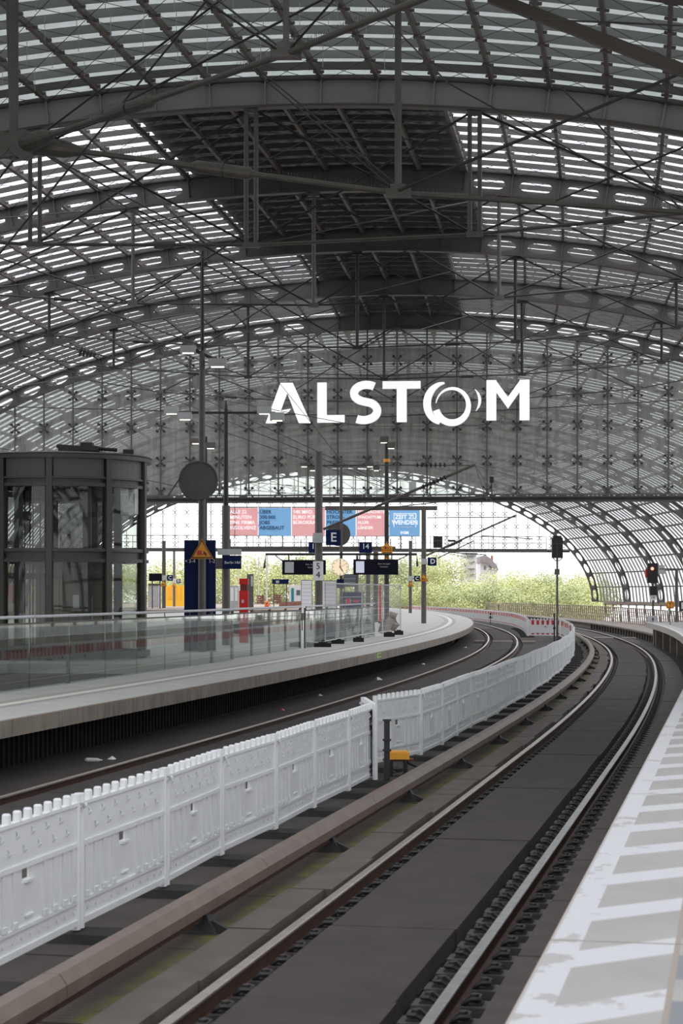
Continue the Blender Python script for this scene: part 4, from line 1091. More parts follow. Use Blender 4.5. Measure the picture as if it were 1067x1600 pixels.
D7 = dp(974)
t = thing('catenary_mast', 'grey mast with the D sign standing near the platform edge', 'mast', P(662, 974, D7))
m = MB(); pole(m, 662, 792, 974, D7, 8, 7.5, 14); m.build('mast_tube', M['mast'], t)
m = MB(); m.bar(P(508, 794, D7), P(683, 794, D7), .18, .22); m.build('cross_arm', M['mast'], t)
m = MB(); pbox(m, 658, 873, 667, 882, D7-.2, .3); m.build('clamp_box', M['ltgrey'], t)
cantilever(t, 666, 868, 845, (722, 845), D7, .8)
m = MB(); m.tube([P(666, 868, D7), P(806, 805, D7)], .05, 8); m.tube([P(684, 872, D7), P(740, 845, D7)], .035, 6); m.build('long_tube', M['tube'], t)
m = MB(); m.tube([P(667, 809, D7), P(806, 808, D7)], .03, 6); m.tube([P(752, 837, D7), P(832, 842, D7)], .03, 6); m.tube([P(700, 863, D7), P(760, 867, D7)], .03, 6); m.build('horizontal_tube', M['tube'], t)
t = thing('section_sign', 'dark blue square sign with white letter D', 'sign', P(675, 884, D7-.2))
m = MB(); pbox(m, 668, 871, 682, 884, D7-.2, .08); m.build('board', M['blue'], t); ptext('D', 676, 877.5, 7.5, D7-.25, M['white'], t, bold=.02)
warn(662, 903, 15, D7-.3, 'yellow warning triangle on the mast with the D sign')

def colmast(x, yb, w, ytop, letter, lx, ly, lw, wx, wy, ww, lab, d=None):
    d = d or dp(yb); t = thing('catenary_mast', lab, 'mast', P(x, yb, d)); m = MB(); pole(m, x, ytop, yb, d, w); m.build('mast_tube', M['mast'], t)
    m = MB(); pbox(m, x-w*.75, ly-4, x+w*.75, ly+4, d-.2, .3); m.build('clamp_box', M['ltgrey'], t)
    s = thing('section_sign', 'small blue %s sign on the %s' % (letter, lab.split(' ', 1)[1] if False else lab), 'sign', P(lx, ly+lw/2, d-.2))
    m = MB(); pbox(m, lx-lw/2, ly-lw/2, lx+lw/2, ly+lw/2, d-.25, .08); m.build('board', M['blue'], s); ptext(letter, lx, ly, lw*.6, d-.3, M['white'], s, bold=.02)
    m = MB(); m.bar(P(x, ly, d-.2), P(lx, ly, d-.2), .08, .08); m.build('bracket', M['mast'], s)
    warn(wx, wy, ww, d-.35, 'tiny yellow warning triangle on the '+lab)
colmast(641, 958, 5, 845, 'C', 651.5, 904, 9, 641.5, 913, 10, 'distant mast left of the D mast')
colmast(256, 951, 6, 845, 'C', 265.5, 903, 9, 255.5, 912, 11, 'left distant mast beside the lift tower', 190)
colmast(272, 948, 4, 860, 'D', 279, 908, 6, 271.5, 914, 8, 'thin distant mast left of the blue panel', 210)
t = thing('departure_display', 'distant dark display board between lift tower and masts', 'display', P(243, 950, 185))
m = MB(); pbox(m, 233, 896, 253, 908, 185, .5); m.build('casing', M['navy'], t)
m = MB(); pole(m, 238, 908, 951, 185, 2); pole(m, 250, 908, 951, 185, 2); m.build('post', M['mast'], t)
# stout columns of the platform building
for x, w, y0, yb, lb in ((575, 7, 862, 975, 'grey column left of the dark mast'), (587, 8, 860, 972, 'wider grey column beside the red strip'), (558, 4, 868, 978, 'thin grey post behind the clock mast')):
    d = dp(yb); t = thing('platform_column', lb, 'column', P(x, yb, d)); m = MB(); pole(m, x, y0, yb, d, w); m.build('shaft', M['mast'], t)
    m = MB(); pbox(m, x-w*.7, yb-2, x+w*.7, yb, d, w*1.4*d/F); m.build('base_plate', M['steel'], t)
d = dp(974); t = thing('red_post', 'thin bright red strip post behind the mesh fence', 'post', P(594, 974, d)); m = MB(); pbox(m, 592, 912, 596, 974, d, .1); m.build('post_shaft', M['red'], t)
m = MB(); pbox(m, 591, 972, 597, 974, d, .2); m.build('base_plate', M['steel'], t)

# timetable cases, posters and bins
def case(x0, y0, x1, y1, yb, lab, mat, extra=None):
    d = dp(yb); t = thing('timetable_case', lab, 'timetable case', P((x0+x1)/2, yb, d))
    m = MB(); pbox(m, x0-.8, y0-1, x1+.8, y1+.8, d, .12); m.build('frame', M['steel'], t)
    m = MB(); pbox(m, x0, y0, x1, y1, d-.07, .02); m.build('poster', mat, t)
    for x in (x0+1, x1-1): m = MB(); pbox(m, x-.9, y1, x+.9, yb, d, .06); m.build('leg', M['steel'], t)
    m = MB(); n = int((y1-y0)/6)
    for i in range(1, n): pbox(m, x0+1, y0+i*6, x1-1, y0+i*6+.6, d-.082, .01)
    m.build('ruled_lines', M['ltgrey'], t)
    return t, d
case(471, 907, 487, 958, 985, 'white timetable case left of the 5 4 mast', M['white'])
case(504, 908, 525, 958, 988, 'white timetable case between the 5 4 mast and clock mast', M['white'])
t, d = case(536, 926, 567, 951, 980, 'dark blue poster case behind the clock mast', M['blue'])
m = MB(); pbox(m, 540, 936, 548, 943, d-.09, .01); m.build('poster_print', M['ltgrey'], t); m = MB(); pbox(m, 552, 937, 560, 941, d-.09, .01); m.build('poster_print', M['foilred'], t)
t, d = case(537, 898, 556, 916, 979, 'small dark case above the blue poster case', M['bwin'])
t, d = case(535, 962, 552, 980, 992, 'grey notice stand with teal panels behind the glass', M['ltgrey'])
m = MB(); pbox(m, 538, 964, 542, 976, d-.09, .01); pbox(m, 545, 964, 549, 976, d-.09, .01); m.build('poster_print', M['teal'], t)
for x, lb in ((519, 'left'), (544, 'right')):
    d = dp(985); t = thing('fire_box', 'small red box, the %s one of two behind the clock mast' % lb, 'box', P(x, 945, d)); m = MB(); pbox(m, x-3, 935, x+3, 946, d, .15); m.build('body', M['red'], t)
    m = MB(); pbox(m, x-.8, 946, x+.8, 985, d, .06); m.build('post', M['steel'], t)
d = dp(1001); t = thing('cabinet', 'dark blue cabinet with pale sloped top beside the mesh fence', 'cabinet', P(514, 1001, d))
m = MB(); pbox(m, 503, 976, 524, 1001, d, .5); m.build('body', M['blue'], t)
m = MB(); m.prism([(504, 976), (524, 976), (519, 957), (512, 957)], lambda x, y, tt: P(x, y, d)+Vector((0, tt, 0)), -.2, .2); m.build('sloped_top', M['ltgrey'], t)
d = dp(1012); t = thing('litter_bin', 'black litter bin standing by the blue information panel', 'bin', P(331, 1014, d))
m = MB(); pbox(m, 325, 990, 337, 1014, d-1.2, .3); m.build('body', M['black'], t); m = MB(); pbox(m, 329, 985, 333, 990, d-1.2, .1); m.build('handle', M['black'], t)
# bench-like dark box below the red pillar
d = dp(996); t = thing('bench_block', 'long dark blue bench block behind the red pillar', 'bench', P(383, 996, d+1))
m = MB(); pbox(m, 360, 975, 412, 992, d+1, .6); m.build('seat_block', M['blue'], t); m = MB(); pbox(m, 359, 990, 413, 996, d+1, .7); m.build('plinth', M['ltgrey'], t)

# mesh fence with concrete blocks
fp = [(508, 60.6), (566, 69.5), (598, 74.5), (626, 79.0)]
pts = [Vector(((x-533.5)*d/F, d, 0)) for x, d in fp]
for i, lab in enumerate(('grey wire mesh fence panel beside the 5 4 mast', 'grey wire mesh fence panel right of the clock mast', 'grey wire mesh fence panel around the dark mast')):
    a, b = pts[i], pts[i+1]; t = thing('mesh_fence', lab, 'fence', (a.x, a.y, HL+.12)); L = (b-a).length; dr = (b-a)/L
    z0, z1 = HL+.16, HL+1.95
    m = MB(); m.tube([a+Vector((0, 0, z0-.08)), a+Vector((0, 0, z1)), b-dr*.06+Vector((0, 0, z1)), b-dr*.06+Vector((0, 0, z0-.08))], .022, 8); m.tube([a+Vector((0, 0, z0)), b-dr*.06+Vector((0, 0, z0))], .018, 6); m.build('frame', M['ltgrey'], t)
    m = MB(); n = int(L/.13)
    for k in range(1, n): p = a+dr*(L*k/n); m.tube([p+Vector((0, 0, z0)), p+Vector((0, 0, z1))], .004, 3, False)
    for k in range(1, 8): z = z0+(z1-z0)*k/8; m.tube([a+Vector((0, 0, z)), b+Vector((0, 0, z))], .005, 3, False)
    m.build('wire_mesh', M['ltgrey'], t, kind='stuff')
for x, yb, w, lab in ((504, 1011, 27, 'dark concrete fence foot nearest, below the 5 4 mast'), (528, 1006, 20, 'dark concrete fence foot right of the nearest one'), (560, 1003, 17, 'dark concrete fence foot below the clock mast arm'), (608, 995, 17, 'dark concrete fence foot at the dark mast'), (623, 992, 14, 'dark concrete fence foot furthest right')):
    d = dp(yb); t = thing('fence_weight', lab, 'weight', P(x, yb, d)); m = MB(); m.box(P(x, yb-3.2, d), (w*d/F, .25, 6.4*d/F)); m.box(P(x, yb-7, d), (w*.5*d/F, .2, 1.6*d/F)); m.build('block', M['rubber'], t)
d = dp(992); t = thing('leaning_board', 'grey brown boards leaning against the dark mast', 'board', P(605, 991, d))
m = MB(); m.bar(P(600, 989, d-.3), P(612, 966, d-.1), .32, .03, (0, 1, 0)); m.build('board', M['concrete'], t); m = MB(); m.bar(P(594, 989, d-.4), P(600, 968, d-.1), .2, .03, (0, 1, 0)); m.build('second_board', M['mast'], t)
m = MB(); m.tube([P(612, 985, d), P(617, 975, d), P(616, 962, d), P(608, 958, d)], [.12, .2, .18, .1], 10); m.build('sack', M['concrete'], t)

# ------------------------------------------------------------------ signals
def dr_(yb): return HZ*F/(yb-YH)
d = 104; t = thing('rail_signal', 'back of a black rail signal on a tall thin post', 'signal', P(870, 996, d))
m = MB(); pbox(m, 862, 840, 879, 872, d, .3); pbox(m, 864, 837, 877, 840, d, .3); m.build('signal_head', M['black'], t)
m = MB(); pbox(m, 869.6, 846, 870.6, 872, d-.17, .03); pbox(m, 864, 849, 877, 849.7, d-.17, .03); m.build('back_seam', M['steel'], t)
m = MB(); pole(m, 870.5, 872, 996, d, 3.2); m.build('post', M['mast'], t)
m = MB(); pbox(m, 866.5, 889, 874, 898, d-.1, .2); m.build('junction_box', M['mast'], t)
m = MB(); m.tube([P(864, 872, d), P(868, 876, d), P(874, 876, d), P(878, 872, d)], .03, 5); m.build('cable_loop', M['black'], t)
d = 92; t = thing('track_stake', 'thin dark stake before the striped cross panel', 'post', P(866, 1002, d)); m = MB(); pole(m, 866, 958, 1007, d, 2.2); m.build('stake', M['darkmetal'], t); m = MB(); pbox(m, 864, 980, 868, 983, d, .08); m.build('collar', M['darkmetal'], t)
d = 160; t = thing('track_stake', 'thin dark stake beside the small H board', 'post', P(779, 966, d)); m = MB(); pole(m, 779, 944, 977, d, 1.2); m.build('stake', M['darkmetal'], t)
t = thing('stop_board', 'small black H stop board between the far tracks', 'sign', P(766, 966, 155)); m = MB(); pbox(m, 763, 958, 769.5, 966, 150, .06); m.build('board', M['black'], t); ptext('H', 766.2, 962, 6, 149.95, M['white'], t, bold=.02)
m = MB(); pole(m, 766.2, 966, 975, 150, 1); m.build('post', M['darkmetal'], t)
d = 96; hp = 1.5*F/(d)
t = thing('rail_signal', 'black rail signal showing a red light above the right platform', 'signal', P(1020, 972, d))
m = MB(); pbox(m, 1011, 880, 1027, 911, d, .25); m.build('signal_head', M['black'], t)
m = MB(); c = P(1019, 888.5, d-.14); m.cyl(c, c+Vector((0, -.03, 0)), .075, 18); m.build('red_lens', M['redlamp'], t)
for y in (887, 899, 905): m = MB(); m.tube([P(1016.5, y, d-.2), P(1019, y-2.2, d-.24), P(1021.5, y, d-.2)], .02, 5); m.build('hood', M['black'], t)
m = MB(); pbox(m, 1008, 889, 1011, 902, d, .1); m.build('red_side_plate', M['red'], t)
m = MB(); pbox(m, 1015, 916, 1026, 930, d, .2); m.build('lower_head', M['black'], t)
m = MB(); pbox(m, 1015.5, 930, 1025, 938, d-.03, .04); m.build('number_plate', M['white'], t); ptext('19', 1020, 934, 4, d-.06, M['black'], t)
m = MB(); pbox(m, 1018.5, 911, 1021.5, 972, d+.05, .08); m.build('post', M['mast'], t)
m = MB(); pbox(m, 1028, 883, 1038, 897, d, .2); m.build('relay_box', M['ltgrey'], t)
t = thing('junction_cabinet', 'small light grey cabinet at the end of right platform', 'cabinet', P(1020, 972, d-.6)); m = MB(); pbox(m, 1012, 962, 1026, 971.5, d-.6, .3); m.build('body', M['ltgrey'], t); m = MB(); pbox(m, 1019, 965, 1021, 970, d-.77, .02); m.build('lock', M['black'], t)
t = thing('catenary_mast', 'slim grey mast at the right edge beside the orange sign', 'mast', P(1057, 972, 94))
m = MB(); pole(m, 1057, 888, 972, 94, 5); m.build('mast_tube', M['mast'], t); m = MB(); m.bar(P(1030, 889, 94), P(1075, 889, 94), .06, .06); m.build('cross_arm', M['mast'], t)
t = thing('speed_sign', 'orange square sign with a dark ring and arrow', 'sign', P(1047, 951, 90))
m = MB(); pbox(m, 1041, 939.5, 1053, 951, 90, .04); m.build('board', M['yellow'], t)
m = MB(); c = P(1047, 945.3, 89.97); m.tube([c+Vector((.15*math.cos(a*PI/12), 0, .15*math.sin(a*PI/12))) for a in range(25)], .014, 5, False); m.build('ring', M['brownred'], t)
m = MB(); m.bar(P(1047, 950, 89.97), P(1047, 941.5, 89.97), .025, .01, (0, 1, 0)); m.bar(P(1045, 943.5, 89.97), P(1049, 943.5, 89.97), .02, .01, (0, 1, 0)); m.build('arrow', M['black'], t)
m = MB(); pole(m, 1047, 951, 976.5, 90, 1.5); m.build('post', M['mast'], t)
t = thing('stop_board', 'black square H stop board cut by the right picture edge', 'sign', P(1069, 955, 90)); m = MB(); pbox(m, 1061, 939, 1078, 955, 90, .06); m.build('board', M['black'], t); ptext('H', 1069, 947, 10, 89.96, M['white'], t, bold=.02)
m = MB(); pole(m, 1069, 955, 972, 90, 2); m.build('post', M['mast'], t)

# ------------------------------------------------------------------ overhead equipment hanging under the middle gable
for x0, y0, x1, y1, nm, lab in ((639, 753, 650, 772, 'relay_box', 'grey box on the beam under the letter O'), (765, 745, 771, 754, 'loudspeaker', 'small dark loudspeaker in front of the gable glass')):
    t = thing(nm, lab, 'box' if nm == 'relay_box' else 'loudspeaker', P((x0+x1)/2, y1, 86.2)); m = MB(); pbox(m, x0, y0, x1, y1, 86.2, .2); m.build('body', M['ltgrey'] if nm == 'relay_box' else M['black'], t)
    m = MB(); m.bar(P((x0+x1)/2, y1, 86.2), P((x0+x1)/2, 778, 86.9), .05, .05); m.build('bracket', M['steel'], t)
t = thing('signal_box', 'dark box housing on the far walkway beam', 'box', P(684, 855, 196)); m = MB(); pbox(m, 677, 838, 691, 856, 196.2, .8); m.build('body', M['darkmetal'], t); m = MB(); pbox(m, 679, 840, 686, 852, 195.7, .1); m.build('opening', M['black'], t)

# overhead contact wires
ow = thing('overhead_wires', 'thin overhead contact wires sagging along the left track', 'wires', T(40, TL, 5.5))
m = MB()
for o, h, in ((TL, 5.2), (TL, 6.1)):
    m.tube([T(u, o+.15*math.sin(u*.05), h+(.5*((u % 40-20)/20)**2-.3 if h > 6 else 0)) for u in rng(66, 200, 4)], .012, 4, False)
for a, b in (((0, 560, 80), (560, 665, 86)), ((0, 515, 75), (640, 772, 86)), ((250, 640, 80), (640, 775, 86)), ((430, 590, 75), (545, 735, 82)), ((290, 610, 80), (640, 772, 86)), ((742, 727, 66), (900, 772, 86)), ((0, 700, 70), (330, 772, 86)), ((0, 608, 60), (300, 560, 80)), ((742, 727, 66), (770, 772, 86))):
    m.tube([P(*a), P(*b)], .014, 4, False)
m.build('wire_run', M['cable'], ow)
t = thing('insulator', 'dark barrel insulator hanging on a wire at upper left', 'insulator', P(137, 553, 74))
m = MB(); c = P(137, 552, 74)
for i in range(5): m.cyl(c+Vector((-.3+.13*i, 0, .08-.03*i)), c+Vector((-.24+.13*i, 0, .07-.03*i)), .2-.02*i, 12)
m.tube([c+Vector((-1.2, 0, .35)), c+Vector((1.8, 0, -.4))], .03, 5); m.build('body', M['darkmetal'], t)

# ------------------------------------------------------------------ campaign banners at the far gable
bd = 196.0
ban = [(357, 403, 'bannerred', ['ALLE 22', 'MINUTEN', 'EINE FIRMA', 'INSOLVENZ'], 'white', 'first pink banner from the left, reading ALLE 22 MINUTEN'),
       (403.6, 455, 'bannerblue', ['\u00dcBER', '300.000', 'JOBS', 'ABGEBAUT'], 'banner_ink', 'blue banner reading \u00dcBER 300.000 JOBS ABGEBAUT'),
       (455.6, 508, 'bannerred', ['140 MRD.', 'EURO F\u00dcR', 'B\u00dcROKRATIE'], 'white', 'pink banner reading EURO behind the 5 4 mast'),
       (508.6, 556, 'bannerblue', ['H\u00d6CHSTER', 'STROM-', 'PREIS', 'EUROPAS'], 'banner_ink', 'blue banner reading H\u00d6CHSTER STROMPREIS behind the clock mast'),
       (556.6, 602, 'bannerred', ['SCHW\u00c4CHSTES', 'WACHSTUM', 'ALLER', 'L\u00c4NDER'], 'white', 'pink banner left of the dark mast'),
       (608, 656, 'bannerblue', [], 'white', 'blue banner with white ZEIT ZU WENDEN emblem')]
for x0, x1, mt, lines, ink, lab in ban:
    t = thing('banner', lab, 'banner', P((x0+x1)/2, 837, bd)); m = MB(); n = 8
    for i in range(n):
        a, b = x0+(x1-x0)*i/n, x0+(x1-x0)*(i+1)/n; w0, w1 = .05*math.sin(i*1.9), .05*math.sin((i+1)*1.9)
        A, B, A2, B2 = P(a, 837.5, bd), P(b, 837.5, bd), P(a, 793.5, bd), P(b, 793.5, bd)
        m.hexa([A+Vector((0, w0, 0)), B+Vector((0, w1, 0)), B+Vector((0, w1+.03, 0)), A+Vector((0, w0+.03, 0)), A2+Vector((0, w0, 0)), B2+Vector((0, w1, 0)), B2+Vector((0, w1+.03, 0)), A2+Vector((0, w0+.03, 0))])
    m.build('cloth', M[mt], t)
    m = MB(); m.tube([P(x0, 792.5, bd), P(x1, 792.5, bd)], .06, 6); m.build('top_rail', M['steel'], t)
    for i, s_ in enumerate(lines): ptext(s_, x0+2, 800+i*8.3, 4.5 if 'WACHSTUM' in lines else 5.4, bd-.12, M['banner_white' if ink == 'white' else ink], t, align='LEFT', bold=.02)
    if lines:
        for i, s_ in enumerate(['#Wirtschaftswende', 'jetzt beginnen.'][:0]): pass
    else:
        m = MB()
        for q in ((615, 802, 650, 803), (615, 802, 616, 824), (649, 802, 650, 824)): pbox(m, *q, bd-.12, .02)
        m.build('emblem_frame', M['banner_white'], t)
        ptext('ZEIT ZU', 634, 808, 6.5, bd-.12, M['banner_white'], t, bold=.03); ptext('WENDEN', 632.5, 816.5, 6.5, bd-.12, M['banner_white'], t, bold=.03); ptext('#wirtschaftswende', 632, 823.3, 2.2, bd-.12, M['white'], t, bold=.02); ptext('INSM', 632, 832.5, 4, bd-.12, M['banner_white'], t, bold=.03)

# ------------------------------------------------------------------ viaduct railing with leaning posts
rl = thing('viaduct_railing', 'long grey brown railing with leaning posts along the far viaduct', 'railing', T(140, 5.3, .1))
pm = MB(); pm.bar((0, 0, 0), (-.12, 0, 1.15), .05, .09); pm_me = pm.mesh('railing_post'); pm_me.materials.append(M['orange_brown'])
u = 100; k = 0
while u < 400 and k < 290:
    o = bpy.data.objects.new('railing_post', pm_me); C.objects.link(o); o.parent = rl; o.location = T(u, 5.3, .12)-rl.location; o.rotation_euler = (0, 0, ang(u)+.3); u += 1.05; k += 1
for z, r in ((1.28, .035), (1.0, .02), (.75, .02), (.5, .02)):
    m = MB(); m.tube([T(u, 5.25, z) for u in rng(99, 400, 4)], r, 5, False); m.build('rail_bar', M['orange_brown'], rl)
m = MB(); m.sweep(rng(99, 400, 4), [(5.2, -.1), (5.5, -.1), (5.5, .16), (5.2, .16)], T); m.build('kerb', M['concrete'], rl)
# low wall at the foot of the hall on the right
wr = struct('wall_right')
m = MB(); m.sweep(rng(88, 196, 3), [(STOT-.7, -.12), (STOT-.2, -.12), (STOT-.2, .12), (STOT-.7, .12)], lambda u, s, h: R(u, 0, 0)*0+Vector((axx(u)+EA+.3+h, u, 1.0-(s-STOT)*.75))); m.build('base_wall', M['orange_brown'], wr)
for i in range(36):
    u = 90+3*i; m = MB(); m.box((axx(u)+EA+.1, u, .4), (.12, .15, 1.7)); m.build('pier', M['steel'], wr)
wlft = struct('wall_left')
m = MB(); m.sweep(rng(15, 196, 3), [(-.12, -1), (.12, -1), (.12, 1.7), (-.12, 1.7)], lambda u, o, z: Vector((axx(u)-EA-.3+o, u, z))); m.build('base_wall', M['concrete'], wlft)

# ------------------------------------------------------------------ background: trees, houses, building site
def leafcloud(n, rx, rz, seed, sz=.42):
    rd = random.Random(seed); m = MB(); cl = []
    for i in range(16):
        a = rd.uniform(0, 2*PI); q = rd.random()**.5; cl.append((rx*.72*q*math.cos(a), rx*.72*q*math.sin(a), rz*rd.uniform(-.55, .75), rd.uniform(.32, .55)*rx))
    for i in range(n):
        c = cl[i % 16]; v = Vector((rd.gauss(0, 1), rd.gauss(0, 1), rd.gauss(0, 1))).normalized(); p = Vector(c[:3])+v*c[3]*rd.uniform(.75, 1.05)
        a = Vector((rd.gauss(0, 1), rd.gauss(0, 1), rd.gauss(0, .6))).normalized(); b = a.cross(v+Vector((.1, .2, .3))).normalized(); s = sz*rd.uniform(.6, 1.2)
        m.quad(p-a*s*.5, p-b*s*.32, p+a*s*.5, p+b*s*.32)
    return m
cls = []
for i in range(3):
    me = leafcloud(11000, 5.2, 5.6, i, .27).mesh('foliage'); me.materials.append(M['leaf'] if i != 1 else M['leaf2']); cls.append(me)
km = MB(); km.tube([(0, 0, 0), (.1, 0, 4), (-.1, .1, 8), (0, 0, 12)], [.45, .32, .22, .08], 8)
for a in range(5): km.tube([(0, 0, 5+a*.9), (2.4*math.cos(a*2.4), 2.4*math.sin(a*2.4), 8+a*.9)], [.16, .05], 5)
trk = km.mesh('trunk'); trk.materials.append(M['bark'])
def tree(x, d, top, lab, k, w=1.0):
    ztop = HZ+(YH-top)*d/F; base = -8.7; hgt = ztop-base; sc = hgt/17.6
    t = thing('leafy_tree', lab, 'tree', ((x-533.5)*d/F, d, base), 'trees beyond the viaduct', local=True, rz=k*1.3); t.scale = (sc*w, sc*w, sc)
    o = bpy.data.objects.new('trunk', trk); C.objects.link(o); o.parent = t
    o = bpy.data.objects.new('foliage', cls[k % 3]); C.objects.link(o); o.parent = t; o.location = (0, 0, 12.3); o['kind'] = 'stuff'
tr = [(686, 240, 866, 'tall yellow-green tree right of the D mast'), (640, 250, 868, 'tree behind the distant C mast'), (745, 262, 908, 'tree below the pale apartment block'), (790, 250, 897, 'tree below the house with curved roof'), (835, 262, 892, 'tree left of the black signal post'), (880, 270, 890, 'tree right of the black signal post'),
      (912, 290, 896, 'pale tree before the first glazed roof arch'), (600, 245, 872, 'tree behind the right departure display'), (550, 250, 873, 'tree behind the station clock'), (500, 240, 870, 'tree behind the 5 4 mast'), (455, 250, 868, 'tree behind the left departure display'), (410, 245, 862, 'tree right of the red pillar'),
      (365, 250, 866, 'tree behind the red pillar'), (320, 260, 870, 'tree behind the blue information panel'), (275, 255, 872, 'tree behind the thin distant masts'), (230, 265, 874, 'tree at the right side of the lift tower'), (715, 290, 912, 'rear tree filling between the right trees'), (815, 300, 886, 'far grey-green tree over the right treetops'), (650, 300, 884, 'rear tree left of the apartment block'), (170, 270, 880, 'tree seen through the lift tower'), (90, 275, 884, 'tree seen through the left of the lift tower')]
for i, (x, d, top, lab) in enumerate(tr): tree(x, d+8, top, lab, i, 1.0 if i != 0 else .85)
for i, x in enumerate(range(640, 930, 24)):
    tree(x, 215+((i*7) % 11), 912+(i % 3)*5, nth[i]+' low bushy tree from the left directly behind the far railing', i, 1.15)
t = thing('apartment_block', 'pale apartment block with dark balconies above the trees', 'building', P(733, 925, 340))
d = 340; m = MB(); pbox(m, 722, 866, 742, 1024, d, 9); m.build('wall', M['bwhite'], t)
for i, y in enumerate((868, 877, 888, 897)):
    m = MB(); pbox(m, 731, y, 742, y+1.4, d-5, 1.2); m.build('balcony', M['bwin'], t)
for y in (880, 890): m = MB(); pbox(m, 724.5, y, 728, y+5, d-4.6, .2); m.build('window', M['bwin'], t)
m = MB(); pbox(m, 721, 864.5, 743, 866.2, d, 10); m.build('roof', M['bwin'], t)
t = thing('town_house', 'pale house with rounded grey roof beside the apartment block', 'building', P(760, 925, 350))
d = 350; m = MB(); pbox(m, 748, 880, 774, 1021, d, 9); m.build('wall', M['bwhite'], t)
m = MB(); m.prism([(746, 880), (747, 870), (755, 868), (764, 874), (772, 884), (775, 890), (775, 892), (764, 886), (756, 880)], lambda x, y, tt: P(x, y, d)+Vector((0, tt, 0)), -5.5, 5); m.build('roof', M['broof'], t)
m = MB(); pbox(m, 767, 868, 770, 880, d, 1); m.build('chimney', M['brick'], t)
for x in (756, 764): m = MB(); pbox(m, x, 884, x+3, 890, d-4.6, .2); m.build('window', M['bwin'], t)
# yellow train seen through the lift
def bx_thing(nm, lab, cat, x0, y0, x1, y1, d, thk, mat, parts=()):
    if d > 170 and nm != 'blue_board': y1 = YH+(HZ-.88)*F/d
    t = thing(nm, lab, cat, P((x0+x1)/2, y1, d)); m = MB(); pbox(m, x0, y0, x1, y1, d, thk); m.build('body', M[mat], t)
    for (pn, a, b, c_, e_, mt) in parts: m = MB(); pbox(m, a, b, c_, e_, d-thk/2-.03, .05); m.build(pn, M[mt], t)
    return t
bx_thing('railcar', 'yellow rail vehicle seen through the lift tower glass', 'train', -60, 884, 102, 946, 150, 2.8, 'trainyellow',
         [('window', x, 893, x+11, 914, 'bwin') for x in range(-50, 96, 16)]+[('door', 14, 892, 22, 944, 'red'), ('roof_edge', -60, 884, 102, 887, 'ltgrey'), ('skirt', -60, 940, 102, 946, 'black')])
bx_thing('site_container', 'yellow container on the building site behind the distant masts', 'container', 259, 915, 288, 937, 215, 2.5, 'trainyellow', [('door', 262, 918, 270, 936, 'yellowbox'), ('rib', 275, 916, 276, 937, 'yellowbox'), ('rib', 282, 916, 283, 937, 'yellowbox')])
bx_thing('site_cabin', 'white site cabin with teal stripe left of the timetable case', 'cabin', 452, 914, 474, 941, 205, 2.5, 'white', [('stripe', 455, 919, 459, 941, 'teal'), ('window', 463, 922, 469, 930, 'bwin')])
bx_thing('site_cabin', 'pale site cabin with roof lip right of the lift tower', 'cabin', 233, 915, 250, 940, 200, 2.5, 'ltgrey', [('roof_lip', 232, 912, 251, 915, 'flange')])
bx_thing('blue_board', 'small framed blue board on two posts left of the cabin', 'sign', 425, 905, 451, 912.5, 175, .2, 'blue', [('post', 427, 912, 428.5, 950, 'mast'), ('post', 447, 912, 448.5, 950, 'mast'), ('print', 431, 907, 436, 911, 'ltgrey')])
for x0, x1, y, lb in ((401, 413, 930, 'left'), (427, 440, 929, 'right')):
    t = thing('brick_stack', 'stack of reddish building blocks, the %s of two by the worker' % lb, 'brick stack', P((x0+x1)/2, 943, 195))
    for r in range(4):
        for q in range(4):
            a = x0+(x1-x0)*q/4; m = MB(); pbox(m, a+.2, y+r*3.3+.2, a+(x1-x0)/4-.2, y+r*3.3+3, 195, .9); m.build('block', M['brick'], t)
t = thing('pipe_stack', 'bundle of brown pipes lying on the building site', 'pipes', P(450, 948, 190))
for i in range(5): m = MB(); m.tube([P(436, 947-i*1.2, 190+i*.3), P(470, 945-i*1.2, 190+i*.3)], .07, 6); m.build('pipe', M['brick'], t)
sg = struct('site_ground'); m = MB(); m.box((-24, 215, .35), (46, 90, 1.06)); m.build('rubble_surface', M['orange_brown'], sg)
t = thing('equipment_cabinet', 'tall grey cabinet standing right behind the red pillar', 'cabinet', P(392, 952, 150))
m = MB(); pbox(m, 386, 897, 396, 952, 150, .5); m.build('body', M['mast'], t); m = MB(); pbox(m, 392, 900, 395, 916, 149.7, .05); m.build('notice', M['ltgrey'], t)
for x, y0, yb, w, lb in ((404, 870, 935, 1.6, 'thin white mast left of the worker'), (417, 868, 945, 2.6, 'white mast directly above the orange worker'), (374, 890, 935, 1.4, 'pale mast behind the red pillar')):
    t = thing('site_mast', lb, 'mast', P(x, yb, 200)); m = MB(); pole(m, x, y0, yb+8, 200, w); m.build('pole', M['white'], t); m = MB(); m.bar(P(x-7, y0+10, 200), P(x+8, y0+16, 200), .05, .05); m.bar(P(x-4, y0+24, 200), P(x+7, y0+22, 200), .05, .05); m.build('cross_arm', M['white'], t)
bx_thing('glass_shelter', 'pale glass shelter on the far platform behind red pillar', 'shelter', 358, 915, 373, 941, 180, 2, 'ltgrey', [('pane', 360, 918, 365, 939, 'white'), ('pane', 367, 918, 371, 939, 'white')])

